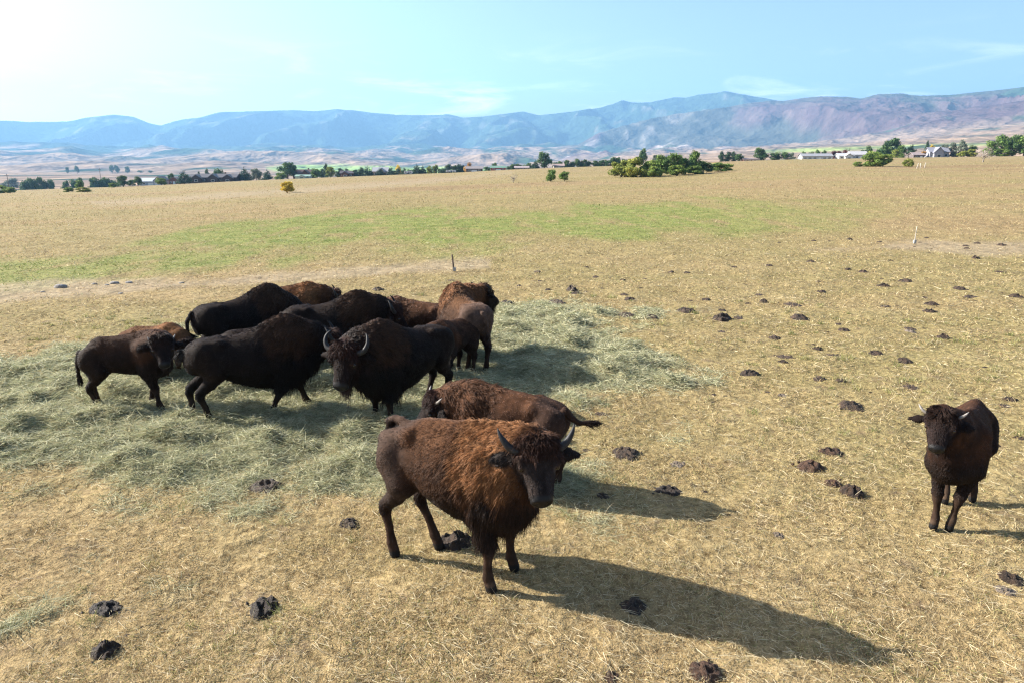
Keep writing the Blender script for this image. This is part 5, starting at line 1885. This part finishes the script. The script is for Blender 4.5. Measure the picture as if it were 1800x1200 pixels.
# ---------------------------------------------------------------- houses, barns, trailers beyond the pasture
M_GLASS = simple_mat('window_glass', (.03, .04, .05), .1, .6, 0)
_mats = {}


def paint(c, rough=.8):
    k = (c, rough)
    if k not in _mats:
        _mats[k] = simple_mat('house_paint' if rough > .6 else 'metal_roof', c, rough, .25, .12, 1.5)
    return _mats[k]


def gable(w, d, h, rise):
    v = np.array([(-w / 2, -d / 2, -1.2), (w / 2, -d / 2, -1.2), (w / 2, d / 2, -1.2), (-w / 2, d / 2, -1.2), (-w / 2, -d / 2, h), (w / 2, -d / 2, h), (w / 2, d / 2, h), (-w / 2, d / 2, h),
                  (-w / 2, 0, h + rise), (w / 2, 0, h + rise)])
    f = np.array([(0, 1, 5, 4), (2, 3, 7, 6), (0, 4, 7, 3), (1, 2, 6, 5), (4, 8, 7, 7), (5, 6, 9, 9)])
    return v, f


def roof_slabs(w, d, h, rise, o=.45, t=.16):
    parts = []
    sl = rise / (d / 2)
    for s in (-1, 1):
        y1 = s * (d / 2 + o)
        z1 = h - sl * o
        q = np.array([(-w / 2 - o, y1, z1), (w / 2 + o, y1, z1), (w / 2 + o, 0, h + rise), (-w / 2 - o, 0, h + rise)])
        v = np.concatenate([q + [0, 0, .02], q + [0, 0, t + .02]])
        f = np.array([(0, 1, 2, 3), (7, 6, 5, 4), (0, 4, 5, 1), (1, 5, 6, 2), (2, 6, 7, 3), (3, 7, 4, 0)])
        parts.append((v, f))
    return join(parts)


def house(label, px, wpx, yt, wall, roof, R=392, gab=False, h=None, cat='house', name='house', wings=(), door=True, wins=3, d=8.0, trim=(.7, .7, .68), chimney=False, group='houses beyond the pasture', rot=0.0, big_door=False):
    az = math.atan((px - 900) / FPX * CP)
    p = np.array([R * math.sin(az), R * math.cos(az), 0])
    p[2] = float(ground_z(p[0], p[1]))
    w = wpx * R * math.cos(az) * CP / FPX
    ztop = CAM_H + R * float(tanel(px, yt)) - p[2]
    rise = min(2.0, ztop * .38)
    hh = ztop - rise
    r = empty_thing(name, p, label, cat, group, -az * .4 + (math.pi / 2 if gab else 0) + rot)
    W, D = (d, w) if gab else (w, d)
    v, f = gable(W, D, hh, rise)
    link('wall', mesh_mix('wall', v, f, smooth=False), paint(wall), r)
    v, f = roof_slabs(W, D, hh, rise)
    rf = link('roof', mesh_mix('roof', v, f, smooth=False), paint(roof, .55), r)
    if chimney:
        v, f = box(W * .2, W * .2 + .7, .3, 1.0, hh + rise * .5, hh + rise + .9)
        link('chimney', mesh_mix('chimney', v, f, smooth=False), paint((.2, .13, .1)), rf)

    def on_front(name, u, z0, ww, hh_, mat, parent, proud):
        if gab:
            x = -W / 2
            v, f = box(x - proud, x - .0, u - ww / 2, u + ww / 2, z0, z0 + hh_)
        else:
            y = -D / 2
            v, f = box(u - ww / 2, u + ww / 2, y - proud, y - .0, z0, z0 + hh_)
        return link(name, mesh_mix(name, v, f, smooth=False), mat, parent)
    F = D if gab else W
    n = wins + (1 if door else 0)
    for i in range(n):
        u = -F / 2 + F * (i + .6) / (n + .2)
        if door and i == n // 2:
            if big_door:
                on_front('door', u, -.2, min(3.2, F * .35), min(2.8, hh * .8), paint(trim), r, .08)
            else:
                on_front('door', u, -.2, 1.0, min(2.1, hh * .85), paint(trim), r, .08)
        else:
            z0 = max(.7, hh * .35)
            wd = on_front('window', u, z0, min(1.6, F * .16), min(1.2, hh * .38), paint(trim), r, .05)
            on_front('pane', u, z0 + .1, min(1.6, F * .16) - .2, min(1.2, hh * .38) - .2, M_GLASS, wd, .09)
    for (dx, ww, gh) in wings:        # front gables
        gw = ww * w
        y0 = -D / 2 - 2.2
        cx = dx * w
        v = np.array([(cx - gw / 2, y0, -1.2), (cx + gw / 2, y0, -1.2), (cx + gw / 2, 0, -1.2), (cx - gw / 2, 0, -1.2), (cx - gw / 2, y0, hh * .9), (cx + gw / 2, y0, hh * .9), (cx + gw / 2, 0, hh * .9), (cx - gw / 2, 0, hh * .9),
                      (cx, y0, hh * .9 + gh * rise), (cx, 0, hh * .9 + gh * rise)])
        f = np.array([(0, 1, 5, 4), (0, 4, 7, 3), (1, 2, 6, 5), (4, 5, 8, 8)])
        link('gable_wing', mesh_mix('gable_wing', v, f, smooth=False), paint(wall), r)
        parts = []
        for s in (-1, 1):
            q = np.array([(cx + s * (gw / 2 + .4), y0 - .4, hh * .9 - .25), (cx, y0 - .4, hh * .9 + gh * rise), (cx, .5, hh * .9 + gh * rise), (cx + s * (gw / 2 + .4), .5, hh * .9 - .25)])
            parts.append((np.concatenate([q + [0, 0, .03], q + [0, 0, .19]]), np.array([(0, 1, 2, 3), (7, 6, 5, 4), (0, 4, 5, 1), (1, 5, 6, 2), (2, 6, 7, 3), (3, 7, 4, 0)])))
        v, f = join(parts)
        link('gable_roof', mesh_mix('gable_roof', v, f, smooth=False), paint(roof, .55), r)
        v, f = box(cx - .8, cx + .8, y0 - .05, y0, hh * .25, hh * .65)
        wd = link('window', mesh_mix('window', v, f, smooth=False), paint(trim), r)
        v, f = box(cx - .68, cx + .68, y0 - .09, y0 - .05, hh * .25 + .1, hh * .65 - .1)
        link('pane', mesh_mix('pane', v, f, smooth=False), M_GLASS, wd)
    return r


WHITE, BROWN, DKBR, GREY = (.52, .52, .51), (.13, .065, .045), (.065, .048, .045), (.30, .30, .31)
house('blue grey metal shed left of the white gabled house', 259, 24, 314, (.28, .33, .40), (.42, .46, .52), cat='shed', name='metal_shed', wins=1, big_door=True)
house('white house with its gable end facing the pasture', 280, 14, 311, WHITE, (.12, .10, .10), gab=True, d=11, wins=1)
house('small brown house left of the large dark conifer', 307, 17, 312, (.20, .09, .07), (.16, .11, .10), gab=True, d=10, wins=2)
house('long dark house with several front gables', 376, 78, 306.5, DKBR, (.085, .075, .075), d=13, wings=((-.32, .2, 1.0), (.03, .22, 1.15), (.34, .22, 1.0)), wins=4, chimney=True)
house('brown gabled house behind the green trimmed cottage', 533, 34, 299, BROWN, (.10, .06, .05), R=405, wings=((.15, .4, 1.1),), wins=2, chimney=True)
house('small cottage with pale walls and green trim', 532, 24, 308, (.45, .50, .42), (.20, .28, .22), R=386, wings=((0, .55, 1.0),), wins=2, trim=(.2, .35, .22))
house('small dark brown house right of the yellow green tree', 610, 22, 301, BROWN, (.07, .055, .055), wings=((-.1, .45, 1.0),), wins=2)
house('grey roofed house between conifers in the middle', 669, 26, 295, (.24, .20, .17), GREY, R=412, wings=((.1, .35, 1.0),), wins=2)
house('dark brown barn left of the red barn', 834, 28, 293.5, (.11, .075, .06), (.20, .17, .16), cat='barn', name='barn', big_door=True, wins=2, d=10)
house('red barn with a green roof', 876, 26, 292.5, (.33, .045, .04), (.12, .20, .14), cat='barn', name='barn', big_door=True, wins=2, d=10)
house('low brown house right of the red barn', 917, 24, 293, (.20, .12, .10), (.30, .24, .23), R=398, wins=3)
house('small pale house right of the tall cottonwood', 982, 18, 289, (.50, .44, .38), (.30, .22, .19), R=398, wins=2)
house('dark low house between conifers and the tall round tree', 1318, 26, 278.5, (.16, .075, .06), (.20, .16, .15), R=396, wins=3)
house('long white house with a grey roof', 1432, 50, 271, WHITE, (.24, .24, .25), R=396, wins=5, d=9)
house('small white house with a low wing', 1483, 24, 270.5, WHITE, (.40, .40, .41), R=396, wings=((.1, .5, 1.1),), wins=2)
house('taller white house right of the small white one', 1505, 27, 267, (.55, .55, .55), (.36, .35, .35), R=398, gab=False, wins=3)
house('grey gabled house left of the grey green trees', 1644, 30, 260, (.26, .26, .29), (.20, .20, .23), R=400, wings=((-.1, .5, 1.2),), wins=3)
house('low dark house under the narrow dark tree', 1609, 17, 269, (.12, .10, .10), (.25, .20, .19), R=396, wins=1)


def trailer(label, px, wpx, yt, R=388):
    az = math.atan((px - 900) / FPX * CP)
    p = np.array([R * math.sin(az), R * math.cos(az), 0])
    p[2] = float(ground_z(p[0], p[1]))
    w = wpx * R * math.cos(az) * CP / FPX
    h = CAM_H + R * float(tanel(px, yt)) - p[2]
    r = empty_thing('camper_trailer', p, label, 'trailer', 'white campers beyond the pasture', -az * .5)
    v = np.array([(-w / 2, -1.2, .55), (w / 2, -1.2, .55), (w / 2 + .35, -1.2, h * .62), (w / 2, -1.2, h - .12), (w / 2 - .4, -1.2, h), (-w / 2 + .25, -1.2, h), (-w / 2, -1.2, h - .2)])
    v = np.concatenate([v, v * [1, -1, 1]])
    n = 7
    f = [tuple(range(n)), tuple(range(2 * n - 1, n - 1, -1))] + [((i + 1) % n, i, i + n, (i + 1) % n + n) for i in range(n)]
    me = bpy.data.meshes.new('body')
    me.from_pydata(v.tolist(), [], f)
    link('body', me, paint((.6, .6, .6), .5), r)
    for x in (-w * .28, w * .05, w * .3):
        v, f = box(x - .45, x + .45, -1.26, -1.2, h * .55, h * .8)
        link('window', mesh_mix('window', v, f, smooth=False), M_GLASS, r)
    for x in (-w * .12, w * .08):
        v, f = tube([(x, -1.25, .4), (x, -.95, .4)], [.4, .4], 14)
        link('wheel', mesh_mix('wheel', v, f), paint((.03, .03, .03)), r)
    v, f = tube([(-w / 2, 0, .6), (-w / 2 - 1.1, 0, .5)], [.08, .06], 6)
    link('tow_bar', mesh_mix('tow_bar', v, f), paint((.1, .1, .1)), r)


trailer('white camper trailer right of the conifers in the middle', 792, 17, 299.5)
trailer('white trailer between two conifers in the middle', 717, 14, 301)

for px, yt, R, lab in ((8, 306, 520, 'thin utility pole at the far left edge'), (173, 296, 700, 'thin utility pole before the pale green field')):
    az = math.atan((px - 900) / FPX * CP)
    x, y = R * math.sin(az), R * math.cos(az)
    z = float(ground_z(x, y))
    h = CAM_H + R * float(tanel(px, yt)) - z
    r = empty_thing('utility_pole', (x, y, z), lab, 'pole')
    v, f = tube([(0, 0, -.5), (0, 0, h)], [.22, .16], 8)
    link('post', mesh_mix('post', v, f), M_WOOD, r)
    v, f = box(-1.3, 1.3, -.12, .12, h - 1.1, h - .85)
    link('crossarm', mesh_mix('crossarm', v, f, smooth=False), M_WOOD, r)
